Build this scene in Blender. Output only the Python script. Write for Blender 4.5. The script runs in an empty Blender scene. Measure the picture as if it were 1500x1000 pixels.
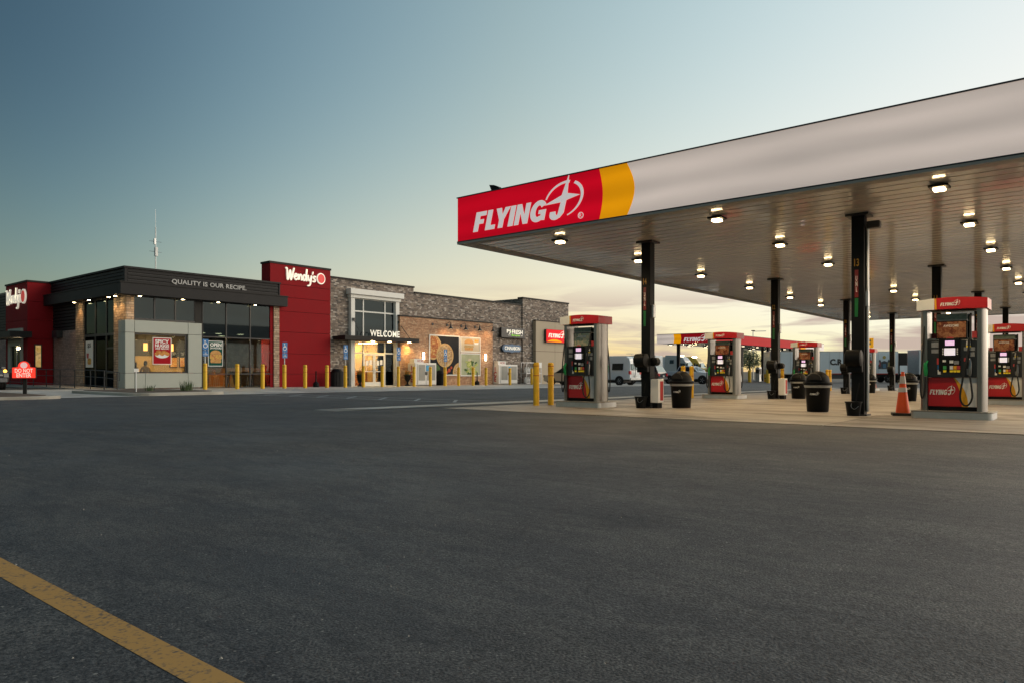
import bpy, bmesh, math, random
from mathutils import Vector, Matrix
random.seed(7)
SC = bpy.context.scene
COL = SC.collection
R = math.radians

# ------------------------------------------------------------------ camera
AZ = R(39.1785)
cam = bpy.data.cameras.new('camera'); cam_o = bpy.data.objects.new('camera', cam); COL.objects.link(cam_o)
cam_o.location = (0, 0, 1.0); cam_o.rotation_euler = (math.pi/2, 0, AZ - math.pi/2)
cam.sensor_width = 36; cam.lens = 25.032; cam.shift_y = 0.029; cam.clip_start = 0.1; cam.clip_end = 6000
SC.camera = cam_o

# ------------------------------------------------------------------ sky (dusk, glow low on the right)
SUN_AZ, SUN_EL = R(-38), R(6)
world = bpy.data.worlds.new('World'); SC.world = world; world.use_nodes = True
nt = world.node_tree; nt.nodes.clear()
def wn(t, **k):
    n = nt.nodes.new(t)
    for a, b in k.items(): setattr(n, a, b)
    return n
def wl(a, b): nt.links.new(a, b)
def wmath(op, a, b=None, clamp=False):
    n = wn('ShaderNodeMath', operation=op, use_clamp=clamp)
    for i, v in enumerate((a, b)):
        if v is None: continue
        if isinstance(v, (int, float)): n.inputs[i].default_value = v
        else: wl(v, n.inputs[i])
    return n.outputs[0]
def wvec(op, a, b):
    n = wn('ShaderNodeVectorMath', operation=op)
    for i, v in enumerate((a, b)):
        if isinstance(v, (tuple, list)): n.inputs[i].default_value = v
        else: wl(v, n.inputs[i])
    return n
def wmix(fac, a, b):
    n = wn('ShaderNodeMix', data_type='RGBA')
    for s, v in ((n.inputs[0], fac), (n.inputs[6], a), (n.inputs[7], b)):
        if isinstance(v, (int, float)): s.default_value = v
        elif isinstance(v, tuple): s.default_value = v
        else: wl(v, s)
    return n.outputs[2]
sky = wn('ShaderNodeTexSky', sky_type='NISHITA', sun_disc=False, sun_elevation=SUN_EL,
         sun_rotation=math.pi/2 - SUN_AZ, air_density=1.0, dust_density=1.0, ozone_density=3.0)
geo = wn('ShaderNodeNewGeometry')
dirn = wvec('SCALE', geo.outputs['Incoming'], (0, 0, 0)); dirn.inputs['Scale'].default_value = -1.0
D = dirn.outputs[0]
sd = Vector((math.cos(SUN_AZ)*math.cos(SUN_EL), math.sin(SUN_AZ)*math.cos(SUN_EL), math.sin(SUN_EL)))
cosang = wvec('DOT_PRODUCT', D, tuple(sd)).outputs['Value']
glow = wmath('DIVIDE', wmath('ADD', cosang, 0.31), 0.55, clamp=True)
sepD = wn('ShaderNodeSeparateXYZ'); wl(D, sepD.inputs[0])
Z = wmath('MAXIMUM', sepD.outputs[2], 0.0)
zz = wmath('DIVIDE', Z, 0.25)
low = wmath('POWER', 2.718, wmath('MULTIPLY', wmath('MULTIPLY', zz, zz), -1.0))
gsm = wn('ShaderNodeMath', operation='SMOOTH_MAX'); wl(wmath('ADD', wmath('MULTIPLY', cosang, 0.86), 0.295), gsm.inputs[0]); gsm.inputs[1].default_value = 0.06; gsm.inputs[2].default_value = .26
gain = gsm.outputs[0]
gain = wmath('MULTIPLY', gain, wmath('ADD', wmath('MULTIPLY', low, wmath('SUBTRACT', 1.15, wmath('MULTIPLY', glow, .70))), 1.0))
base = wn('ShaderNodeVectorMath', operation='SCALE'); wl(sky.outputs[0], base.inputs[0]); wl(gain, base.inputs['Scale'])
t1 = wmix(glow, (1.06, 1.0, .84, 1), (1.42, 1.02, .63, 1))
t2 = wmix(wmath('MULTIPLY', low, wmath('ADD', wmath('MULTIPLY', glow, .6), .4)), (1, 1, 1, 1), (1.36, .94, .74, 1))
b3 = wvec('MULTIPLY', wvec('MULTIPLY', base.outputs[0], t1).outputs[0], t2).outputs[0]
zl = wmath('DIVIDE', Z, 0.085); vlow = wmath('POWER', 2.718, wmath('MULTIPLY', wmath('MULTIPLY', zl, zl), -1.0))
b3 = wvec('MULTIPLY', b3, wmix(wmath('MULTIPLY', vlow, glow), (1, 1, 1, 1), (1.12, .80, 1.06, 1))).outputs[0]
# thin streaky cloud low over the horizon
cv = wvec('MULTIPLY', D, (5.0, 5.0, 46.0)).outputs[0]
cn = wn('ShaderNodeTexNoise'); wl(cv, cn.inputs['Vector']); cn.inputs['Scale'].default_value = 1.0; cn.inputs['Detail'].default_value = 6; cn.inputs['Roughness'].default_value = .55; cn.inputs['Distortion'].default_value = .4
cr = wn('ShaderNodeValToRGB'); wl(cn.outputs[0], cr.inputs[0]); cr.color_ramp.elements[0].position = .42; cr.color_ramp.elements[1].position = .59
zb = wn('ShaderNodeValToRGB'); wl(Z, zb.inputs[0])
zb.color_ramp.elements[0].position = 0.0; zb.color_ramp.elements[0].color = (.8, .8, .8, 1)
zb.color_ramp.elements[1].position = .125; zb.color_ramp.elements[1].color = (0, 0, 0, 1)
e = zb.color_ramp.elements.new(.075); e.color = (.85, .85, .85, 1)
cfac = wmath('MULTIPLY', wmath('MULTIPLY', cr.outputs[0], zb.outputs[0]), wmath('ADD', wmath('MULTIPLY', glow, 1.0), .12), True)
# soft shoulder so that the aureole stays a broad pale glow
sp = wn('ShaderNodeSeparateColor'); wl(b3, sp.inputs[0])
cb = wn('ShaderNodeCombineColor')
for i in range(3):
    x = wmath('POWER', 2.718, wmath('MULTIPLY', sp.outputs[i], -1.35))
    wl(wmath('SUBTRACT', 1.0, x), cb.inputs[i])
fin = wvec('MULTIPLY', cb.outputs[0], wmix(low, (1.0, 1.0, 1.0, 1), (1.0, .98, .90, 1))).outputs[0]
fin = wmix(cfac, fin, (.56, .43, .37, 1))
ten = wn('ShaderNodeVectorMath', operation='SCALE'); wl(fin, ten.inputs[0]); ten.inputs['Scale'].default_value = 10.0
bg = wn('ShaderNodeBackground'); wl(ten.outputs[0], bg.inputs[0]); bg.inputs[1].default_value = 0.1
wo = wn('ShaderNodeOutputWorld'); wl(bg.outputs[0], wo.inputs[0])

sun = bpy.data.lights.new('sun', 'SUN'); sun.energy = 3.2; sun.angle = R(75); sun.color = (1, .82, .62)
sun_o = bpy.data.objects.new('sun', sun); COL.objects.link(sun_o); sun_o.location = (200, 40, 40)
sun_o.rotation_euler = Vector((math.cos(SUN_AZ)*math.cos(SUN_EL), math.sin(SUN_AZ)*math.cos(SUN_EL), math.sin(SUN_EL))).to_track_quat('Z', 'Y').to_euler()

SC.view_settings.view_transform = 'Standard'; SC.view_settings.look = 'None'
SC.view_settings.exposure = 0.0; SC.view_settings.gamma = 1.0; SC.view_settings.use_curve_mapping = False
SC.cycles.use_denoising = True
SC.cycles.max_bounces = 6; SC.cycles.diffuse_bounces = 3; SC.cycles.glossy_bounces = 3; SC.cycles.transparent_max_bounces = 10
SC.cycles.sample_clamp_indirect = 6.0; SC.cycles.caustics_reflective = False; SC.cycles.caustics_refractive = False

def gz(x): return -0.0055*(x - 17.0)          # the lot falls gently along +X

# ------------------------------------------------------------------ materials
MATS = {}
def _nodes(name):
    m = bpy.data.materials.new(name); m.use_nodes = True
    return m, m.node_tree, m.node_tree.nodes['Principled BSDF']
def mat(name, col, rough=.5, metal=0.0, var=.12, scale=3.0, bump=0.0, bscale=60.0, emit=0.0, ecol=None, spec=.5, coat=0.0, stretch=(1, 1, 1)):
    if name in MATS: return MATS[name]
    m, t, p = _nodes(name); N = t.nodes; L = t.links
    tc = N.new('ShaderNodeNewGeometry'); mp = N.new('ShaderNodeMapping'); mp.inputs['Scale'].default_value = stretch
    L.new(tc.outputs['Position'], mp.inputs[0])
    nz = N.new('ShaderNodeTexNoise'); nz.inputs['Scale'].default_value = scale; nz.inputs['Detail'].default_value = 5; L.new(mp.outputs[0], nz.inputs['Vector'])
    mx = N.new('ShaderNodeMix'); mx.data_type = 'RGBA'; L.new(nz.outputs[0], mx.inputs[0])
    mx.inputs[6].default_value = (*[max(0, c*(1-var*1.6)) for c in col], 1); mx.inputs[7].default_value = (*[min(1, c*(1+var*1.6)) for c in col], 1)
    L.new(mx.outputs[2], p.inputs['Base Color'])
    mr = N.new('ShaderNodeMapRange'); L.new(nz.outputs[0], mr.inputs[0]); mr.inputs[3].default_value = max(.03, rough-.08); mr.inputs[4].default_value = min(1, rough+.08)
    L.new(mr.outputs[0], p.inputs['Roughness'])
    p.inputs['Metallic'].default_value = metal; p.inputs['Specular IOR Level'].default_value = spec; p.inputs['Coat Weight'].default_value = coat
    if bump:
        n2 = N.new('ShaderNodeTexNoise'); n2.inputs['Scale'].default_value = bscale; n2.inputs['Detail'].default_value = 4; L.new(mp.outputs[0], n2.inputs['Vector'])
        b = N.new('ShaderNodeBump'); b.inputs['Strength'].default_value = bump; b.inputs['Distance'].default_value = .01
        L.new(n2.outputs[0], b.inputs['Height']); L.new(b.outputs[0], p.inputs['Normal'])
    if emit:
        p.inputs['Emission Color'].default_value = (*(ecol or col), 1); p.inputs['Emission Strength'].default_value = emit
    MATS[name] = m; return m

def stone_mat(name, cols, rowh, length, bump=.6):
    """coursed ledge stone or brick: every row has its own offset, every piece its own tone"""
    m, t, p = _nodes(name); N = t.nodes; L = t.links
    def M(op, a, b=None):
        n = N.new('ShaderNodeMath'); n.operation = op
        for i, v in enumerate((a, b)):
            if v is None: continue
            if isinstance(v, (int, float)): n.inputs[i].default_value = v
            else: L.new(v, n.inputs[i])
        return n.outputs[0]
    g = N.new('ShaderNodeNewGeometry'); s = N.new('ShaderNodeSeparateXYZ'); L.new(g.outputs['Position'], s.inputs[0])
    u = M('ADD', s.outputs[0], M('MULTIPLY', s.outputs[1], 1.0)); v = M('DIVIDE', s.outputs[2], rowh)
    row = M('FLOOR', v)
    w1 = N.new('ShaderNodeTexWhiteNoise'); w1.noise_dimensions = '1D'; L.new(row, w1.inputs['W'])
    us = M('ADD', M('MULTIPLY', u, M('DIVIDE', M('ADD', w1.outputs[0], .6), length)), M('MULTIPLY', w1.outputs[0], 37.0))
    cell = M('FLOOR', us)
    cx = N.new('ShaderNodeCombineXYZ'); L.new(cell, cx.inputs[0]); L.new(row, cx.inputs[1])
    w2 = N.new('ShaderNodeTexWhiteNoise'); w2.noise_dimensions = '2D'; L.new(cx.outputs[0], w2.inputs['Vector'])
    rp = N.new('ShaderNodeValToRGB'); L.new(w2.outputs[0], rp.inputs[0]); rp.color_ramp.interpolation = 'CONSTANT'
    el = rp.color_ramp.elements
    while len(el) < len(cols): el.new(.5)
    for i, c in enumerate(cols): el[i].position = i/len(cols); el[i].color = (*c, 1)
    nz = N.new('ShaderNodeTexNoise'); nz.inputs['Scale'].default_value = 1.2; nz.inputs['Detail'].default_value = 6; L.new(g.outputs['Position'], nz.inputs['Vector'])
    hs = N.new('ShaderNodeMix'); hs.data_type = 'RGBA'; hs.blend_type = 'MULTIPLY'; hs.inputs[0].default_value = .55
    L.new(rp.outputs[0], hs.inputs[6]); L.new(nz.outputs[0], hs.inputs[7])
    fv = M('FRACT', v); fu = M('FRACT', us)
    ev = M('MULTIPLY', M('MINIMUM', fv, M('SUBTRACT', 1.0, fv)), 7.0); eu = M('MULTIPLY', M('MINIMUM', fu, M('SUBTRACT', 1.0, fu)), 16.0)
    edge = N.new('ShaderNodeClamp'); L.new(M('MINIMUM', ev, eu), edge.inputs[0])
    mor = N.new('ShaderNodeMix'); mor.data_type = 'RGBA'; L.new(edge.outputs[0], mor.inputs[0]); mor.inputs[6].default_value = (.09, .08, .072, 1)
    gm = N.new('ShaderNodeMix'); gm.data_type = 'RGBA'; gm.blend_type = 'ADD'; gm.inputs[0].default_value = .55; L.new(hs.outputs[2], gm.inputs[6]); L.new(hs.outputs[2], gm.inputs[7])
    L.new(gm.outputs[2], mor.inputs[7]); L.new(mor.outputs[2], p.inputs['Base Color'])
    p.inputs['Roughness'].default_value = .82
    bp = N.new('ShaderNodeBump'); bp.inputs['Strength'].default_value = bump; bp.inputs['Distance'].default_value = .03
    L.new(M('MULTIPLY', edge.outputs[0], M('ADD', M('MULTIPLY', w2.outputs[0], .8), .4)), bp.inputs['Height']); L.new(bp.outputs[0], p.inputs['Normal'])
    MATS[name] = m; return m

def glass_mat(name, tint, body, fac=.0, rough=.02, gl=1.0):
    """thin pane: see-through with a sky reflection that grows at grazing angles"""
    m = bpy.data.materials.new(name); m.use_nodes = True; t = m.node_tree; N = t.nodes; L = t.links; N.clear()
    tr = N.new('ShaderNodeBsdfTransparent'); tr.inputs[0].default_value = (*tint, 1)
    df = N.new('ShaderNodeBsdfDiffuse'); df.inputs[0].default_value = (*body, 1)
    m0 = N.new('ShaderNodeMixShader'); m0.inputs[0].default_value = fac; L.new(tr.outputs[0], m0.inputs[1]); L.new(df.outputs[0], m0.inputs[2])
    gs = N.new('ShaderNodeBsdfGlossy'); gs.inputs['Roughness'].default_value = rough; gs.inputs[0].default_value = (gl*.72, gl*.92, gl, 1)
    fr = N.new('ShaderNodeFresnel'); fr.inputs[0].default_value = 1.55
    m1 = N.new('ShaderNodeMixShader'); L.new(fr.outputs[0], m1.inputs[0]); L.new(m0.outputs[0], m1.inputs[1]); L.new(gs.outputs[0], m1.inputs[2])
    o = N.new('ShaderNodeOutputMaterial'); L.new(m1.outputs[0], o.inputs[0])
    MATS[name] = m; return m

def asphalt():
    m, t, p = _nodes('asphalt'); N = t.nodes; L = t.links
    g = N.new('ShaderNodeNewGeometry')
    def nz(sc, det=5, st=(1, 1, 1), dist=0):
        mp = N.new('ShaderNodeMapping'); mp.inputs['Scale'].default_value = st; L.new(g.outputs['Position'], mp.inputs[0])
        n = N.new('ShaderNodeTexNoise'); n.inputs['Scale'].default_value = sc; n.inputs['Detail'].default_value = det; n.inputs['Distortion'].default_value = dist; L.new(mp.outputs[0], n.inputs['Vector']); return n.outputs[0]
    def ramp(f, a, b, ca, cb):
        r = N.new('ShaderNodeValToRGB'); L.new(f, r.inputs[0]); r.color_ramp.elements[0].position = a; r.color_ramp.elements[1].position = b
        r.color_ramp.elements[0].color = (*ca, 1); r.color_ramp.elements[1].color = (*cb, 1); return r.outputs[0]
    def mul(a, b, f=1.0, bt='MULTIPLY'):
        x = N.new('ShaderNodeMix'); x.data_type = 'RGBA'; x.blend_type = bt; x.inputs[0].default_value = f
        for s, v in ((x.inputs[6], a), (x.inputs[7], b)):
            if isinstance(v, tuple): s.default_value = (*v, 1)
            else: L.new(v, s)
        return x.outputs[2]
    c = ramp(nz(.22, 6, (1, .45, 1), .6), .3, .72, (.062, .063, .065), (.086, .085, .082))
    c = mul(c, ramp(nz(1.7, 5, (1, .3, 1), 1.2), .34, .6, (.74, .75, .79), (1.06, 1.04, 1.01)))
    c = mul(c, ramp(nz(95, 3), .34, .66, (.34, .34, .36), (1.6, 1.58, 1.52)))
    c = mul(c, ramp(nz(38, 2), .3, .5, (.45, .45, .46), (1.06, 1.06, 1.06)), .8)
    c = mul(c, ramp(nz(5.5, 6, (1, .35, 1), 1.6), .36, .62, (.70, .71, .74), (1.10, 1.09, 1.06)))
    c = mul(c, ramp(nz(24, 4), .36, .50, (.62, .62, .64), (1.04, 1.04, 1.04)), .7)
    sp = ramp(nz(62, 0), .80, .82, (0, 0, 0), (.13, .125, .11))
    c = mul(c, sp, 1.0, 'ADD')
    # faint pale scuffs
    sc = ramp(nz(.9, 7, (1, .16, 1), 2.2), .665, .76, (0, 0, 0), (.03, .029, .026))
    c = mul(c, sc, 1.0, 'ADD')
    L.new(c, p.inputs['Base Color'])
    rr = ramp(nz(.6, 5), .3, .7, (.62,)*3, (.82,)*3); L.new(rr, p.inputs['Roughness'])
    p.inputs['Specular IOR Level'].default_value = .45
    b = N.new('ShaderNodeBump'); b.inputs['Strength'].default_value = .75; b.inputs['Distance'].default_value = .006; L.new(nz(95, 3), b.inputs['Height']); L.new(b.outputs[0], p.inputs['Normal'])
    MATS['asphalt'] = m; return m

def concrete(name, a, b, stain=.55, wet=False):
    m, t, p = _nodes(name); N = t.nodes; L = t.links
    g = N.new('ShaderNodeNewGeometry'); oi = N.new('ShaderNodeObjectInfo')
    def nz(sc, det, st=(1, 1, 1)):
        mp = N.new('ShaderNodeMapping'); mp.inputs['Scale'].default_value = st; L.new(g.outputs['Position'], mp.inputs[0])
        n = N.new('ShaderNodeTexNoise'); n.inputs['Scale'].default_value = sc; n.inputs['Detail'].default_value = det; n.inputs['Distortion'].default_value = .8; L.new(mp.outputs[0], n.inputs['Vector']); return n.outputs[0]
    mx = N.new('ShaderNodeMix'); mx.data_type = 'RGBA'; L.new(nz(.7, 7), mx.inputs[0]); mx.inputs[6].default_value = (*a, 1); mx.inputs[7].default_value = (*b, 1)
    st = N.new('ShaderNodeValToRGB'); L.new(nz(1.1, 6, (1, .35, 1)), st.inputs[0]); st.color_ramp.elements[0].position = .33; st.color_ramp.elements[1].position = .58
    st.color_ramp.elements[0].color = (stain, stain*.96, stain*.92, 1)
    m2 = N.new('ShaderNodeMix'); m2.data_type = 'RGBA'; m2.blend_type = 'MULTIPLY'; m2.inputs[0].default_value = 1; L.new(mx.outputs[2], m2.inputs[6]); L.new(st.outputs[0], m2.inputs[7])
    rv = N.new('ShaderNodeMapRange'); L.new(oi.outputs['Random'], rv.inputs[0]); rv.inputs[3].default_value = .86; rv.inputs[4].default_value = 1.1
    m3 = N.new('ShaderNodeVectorMath'); m3.operation = 'SCALE'; L.new(m2.outputs[2], m3.inputs[0]); L.new(rv.outputs[0], m3.inputs['Scale'])
    L.new(m3.outputs[0], p.inputs['Base Color'])
    r2 = N.new('ShaderNodeMapRange'); L.new(nz(2.5, 4), r2.inputs[0]); r2.inputs[3].default_value = .42; r2.inputs[4].default_value = .75; L.new(r2.outputs[0], p.inputs['Roughness'])
    bp = N.new('ShaderNodeBump'); bp.inputs['Strength'].default_value = .25; bp.inputs['Distance'].default_value = .004; L.new(nz(70, 3), bp.inputs['Height']); L.new(bp.outputs[0], p.inputs['Normal'])
    MATS[name] = m; return m

def paint_mat(name, col, wear=.5):
    """traffic paint worn through to the asphalt"""
    m, t, p = _nodes(name); N = t.nodes; L = t.links
    g = N.new('ShaderNodeNewGeometry')
    n1 = N.new('ShaderNodeTexNoise'); n1.inputs['Scale'].default_value = 60; n1.inputs['Detail'].default_value = 6; L.new(g.outputs['Position'], n1.inputs['Vector'])
    n2 = N.new('ShaderNodeTexNoise'); n2.inputs['Scale'].default_value = 2.3; n2.inputs['Detail'].default_value = 5; L.new(g.outputs['Position'], n2.inputs['Vector'])
    ad = N.new('ShaderNodeMath'); L.new(n1.outputs[0], ad.inputs[0]); ad.operation = 'ADD'; L.new(n2.outputs[0], ad.inputs[1])
    hf = N.new('ShaderNodeMath'); hf.operation = 'MULTIPLY'; L.new(ad.outputs[0], hf.inputs[0]); hf.inputs[1].default_value = .5
    r = N.new('ShaderNodeValToRGB'); L.new(hf.outputs[0], r.inputs[0]); r.color_ramp.elements[0].position = .60 - wear*.10; r.color_ramp.elements[1].position = .70 - wear*.08
    r.color_ramp.elements[0].color = (*col, 1); r.color_ramp.elements[1].color = (.06, .058, .055, 1)
    L.new(r.outputs[0], p.inputs['Base Color']); p.inputs['Roughness'].default_value = .7
    MATS[name] = m; return m

def fascia_mat(name, col, em, band=True):
    """backlit acrylic with soft bands where the tubes run behind it"""
    m, t, p = _nodes(name); N = t.nodes; L = t.links
    p.inputs['Base Color'].default_value = (*col, 1); p.inputs['Roughness'].default_value = .6; p.inputs['Specular IOR Level'].default_value = .1
    g = N.new('ShaderNodeNewGeometry'); s = N.new('ShaderNodeSeparateXYZ'); L.new(g.outputs['Position'], s.inputs[0])
    sc = N.new('ShaderNodeMapping'); sc.inputs['Scale'].default_value = (.3, .3, 2.1); L.new(g.outputs['Position'], sc.inputs[0])
    nz = N.new('ShaderNodeTexNoise'); nz.inputs['Scale'].default_value = 1.0; nz.inputs['Detail'].default_value = 2; L.new(sc.outputs[0], nz.inputs['Vector'])
    w = N.new('ShaderNodeMath'); w.operation = 'SINE'
    a = N.new('ShaderNodeMath'); a.operation = 'MULTIPLY_ADD'; L.new(s.outputs[2], a.inputs[0]); a.inputs[1].default_value = 10.3; a.inputs[2].default_value = -49.0
    L.new(a.outputs[0], w.inputs[0])
    mr = N.new('ShaderNodeMapRange'); L.new(w.outputs[0], mr.inputs[0]); mr.inputs[1].default_value = -1; mr.inputs[3].default_value =   .84 if band else .9; mr.inputs[4].default_value = 1.08
    mu = N.new('ShaderNodeMath'); mu.operation = 'MULTIPLY'; L.new(mr.outputs[0], mu.inputs[0])
    r2 = N.new('ShaderNodeMapRange'); L.new(nz.outputs[0], r2.inputs[0]); r2.inputs[1].default_value = .3; r2.inputs[2].default_value = .7; r2.inputs[3].default_value = .90; r2.inputs[4].default_value = 1.10
    L.new(r2.outputs[0], mu.inputs[1])
    m2 = N.new('ShaderNodeMath'); m2.operation = 'MULTIPLY'; L.new(mu.outputs[0], m2.inputs[0]); m2.inputs[1].default_value = em
    ec = (col[0], col[1]*.86, col[2]*.8) if min(col) > .3 else col
    p.inputs['Emission Color'].default_value = (*ec, 1); L.new(m2.outputs[0], p.inputs['Emission Strength'])
    MATS[name] = m; return m

def blotch(name, cols, scale=6.0, rough=.5, emit=0.0):
    """printed food picture: mottled colour patches"""
    m, t, p = _nodes(name); N = t.nodes; L = t.links
    g = N.new('ShaderNodeNewGeometry')
    v = N.new('ShaderNodeTexVoronoi'); v.inputs['Scale'].default_value = scale; L.new(g.outputs['Position'], v.inputs['Vector'])
    w = N.new('ShaderNodeTexNoise'); w.inputs['Scale'].default_value = scale*1.7; w.inputs['Detail'].default_value = 4; L.new(g.outputs['Position'], w.inputs['Vector'])
    ad = N.new('ShaderNodeMath'); ad.operation = 'MULTIPLY_ADD'; L.new(v.outputs['Color'], ad.inputs[0]); ad.inputs[1].default_value = .5
    mm = N.new('ShaderNodeMath'); mm.operation = 'MULTIPLY'; L.new(w.outputs[0], mm.inputs[0]); mm.inputs[1].default_value = .5; L.new(mm.outputs[0], ad.inputs[2])
    r = N.new('ShaderNodeValToRGB'); L.new(ad.outputs[0], r.inputs[0]); el = r.color_ramp.elements
    while len(el) < len(cols): el.new(.5)
    for i, c in enumerate(cols): el[i].position = .2 + .6*i/(len(cols)-1); el[i].color = (*c, 1)
    L.new(r.outputs[0], p.inputs['Base Color']); p.inputs['Roughness'].default_value = rough; p.inputs['Specular IOR Level'].default_value = .2
    if emit: L.new(r.outputs[0], p.inputs['Emission Color']); p.inputs['Emission Strength'].default_value = emit
    MATS[name] = m; return m

asphalt()
concrete('slab', (.29, .25, .205), (.42, .37, .31), .45)
concrete('apron', (.42, .41, .38), (.54, .53, .49), .72)
concrete('kerb', (.33, .31, .26), (.46, .43, .37), .75)
stone_mat('ledgestone', [(.16, .125, .10), (.30, .25, .21), (.10, .085, .075), (.22, .175, .14), (.42, .37, .32), (.19, .15, .125), (.27, .215, .17)], .105, .26)
stone_mat('tan_brick', [(.40, .215, .115), (.48, .28, .155), (.33, .17, .09), (.44, .25, .14), (.37, .20, .11), (.50, .32, .19)], .085, .30, .4)
stone_mat('tan_tile', [(.34, .24, .16), (.42, .30, .20), (.29, .20, .135), (.46, .34, .24), (.37, .26, .175)], .14, .42, .5)
stone_mat('dark_brick', [(.34, .22, .18), (.40, .26, .21), (.29, .19, .16), (.37, .24, .195)], .10, .30, .5)
glass_mat('glass', (.86, .88, .85), (.02, .03, .03), .04, .02, .20)
glass_mat('smoked_glass', (.10, .13, .15), (.010, .016, .020), .55, .03, .40)
glass_mat('car_glass', (.12, .14, .15), (.01, .012, .014), .6, .03)
mat('black_metal', (.022, .023, .025), .42, 0, .2, 4)
mat('column_black', (.007, .008, .009), .5, 0, .2, 3, spec=.15)
mat('siding', (.019, .019, .020), .55, 0, .12, 2, spec=.2)
mat('charcoal', (.020, .019, .018), .55, 0, .15, 2, spec=.2)
mat('black_plastic', (.006, .0065, .007), .5, 0, .2, 8, spec=.16)
mat('rubber', (.012, .012, .012), .7, 0, .2, 9)
mat('red_panel', (.26, .010, .014), .7, 0, .07, 1.2, spec=.12)
mat('dark_joint', (.06, .006, .008), .7)
mat('grey_panel', (.40, .42, .37), .6, 0, .04, 1.5)
mat('tan_panel', (.42, .35, .25), .65, 0, .05, 1.0)
mat('white_frame', (.72, .72, .68), .4, 0, .05, 3)
mat('soffit', (.70, .66, .59), .19, 0.0, .05, .6, spec=.8, coat=.4)
mat('beige_trim', (.42, .39, .34), .45, 0, .08, 2)
mat('deck', (.12, .12, .12), .7)
mat('steel', (.26, .25, .235), .34, 1.0, .30, 3.0, stretch=(7, 7, .12))
mat('galvanized', (.50, .52, .53), .38, .85, .14, 5)
mat('bollard_yellow', (.82, .47, .012), .45, 0, .09, 6, .15, 40)
mat('red_tape', (.45, .03, .02), .5)
mat('orange_cone', (.86, .10, .015), .5, 0, .10, 9)
mat('reflective', (.55, .55, .55), .45)
mat('white_paint', (.78, .78, .76), .42, 0, .05, 4)
mat('letter_white', (.82, .80, .76), .4, 0, .02, 2)
mat('logo_red', (.48, .008, .014), .38, 0, .05, 3)
mat('logo_yellow', (.80, .38, .01), .4, 0, .04, 3)
mat('blue_sign', (.015, .16, .42), .4, 0, .04, 5)
mat('mulch', (.09, .065, .045), .95, 0, .4, 14, .8, 40)
mat('lamp_warm', (1, .82, .5), .4, emit=38, ecol=(1, .74, .36))
mat('lamp_canopy', (1, .95, .85), .4, emit=15, ecol=(1, .72, .36))
mat('lamp_soft', (1, .85, .6), .4, emit=80, ecol=(1, .76, .42))
mat('lit_white', (.9, .85, .75), .4, emit=.42, ecol=(1, .90, .72))
mat('lit_logo', (.85, .8, .78), .4, emit=.42, ecol=(1, .90, .86))
mat('screen_white', (.8, .75, .8), .3, emit=.55, ecol=(1, .9, 1), var=.2, scale=14)
mat('screen_pink', (.8, .5, .8), .3, emit=.6, ecol=(1, .62, .95), var=.3, scale=22)
fascia_mat('fascia_white', (.68, .645, .60), .62)
fascia_mat('fascia_red', (.58, .002, .014), .72, False)
fascia_mat('fascia_yellow', (.88, .34, .003), .62, False)
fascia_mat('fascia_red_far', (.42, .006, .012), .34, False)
fascia_mat('sign_red_lit', (.6, .01, .016), .8, False)
paint_mat('yellow_line', (.40, .22, .055), .66)
paint_mat('white_line', (.33, .36, .37), .38)
paint_mat('blue_line', (.10, .17, .27), .4)

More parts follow.
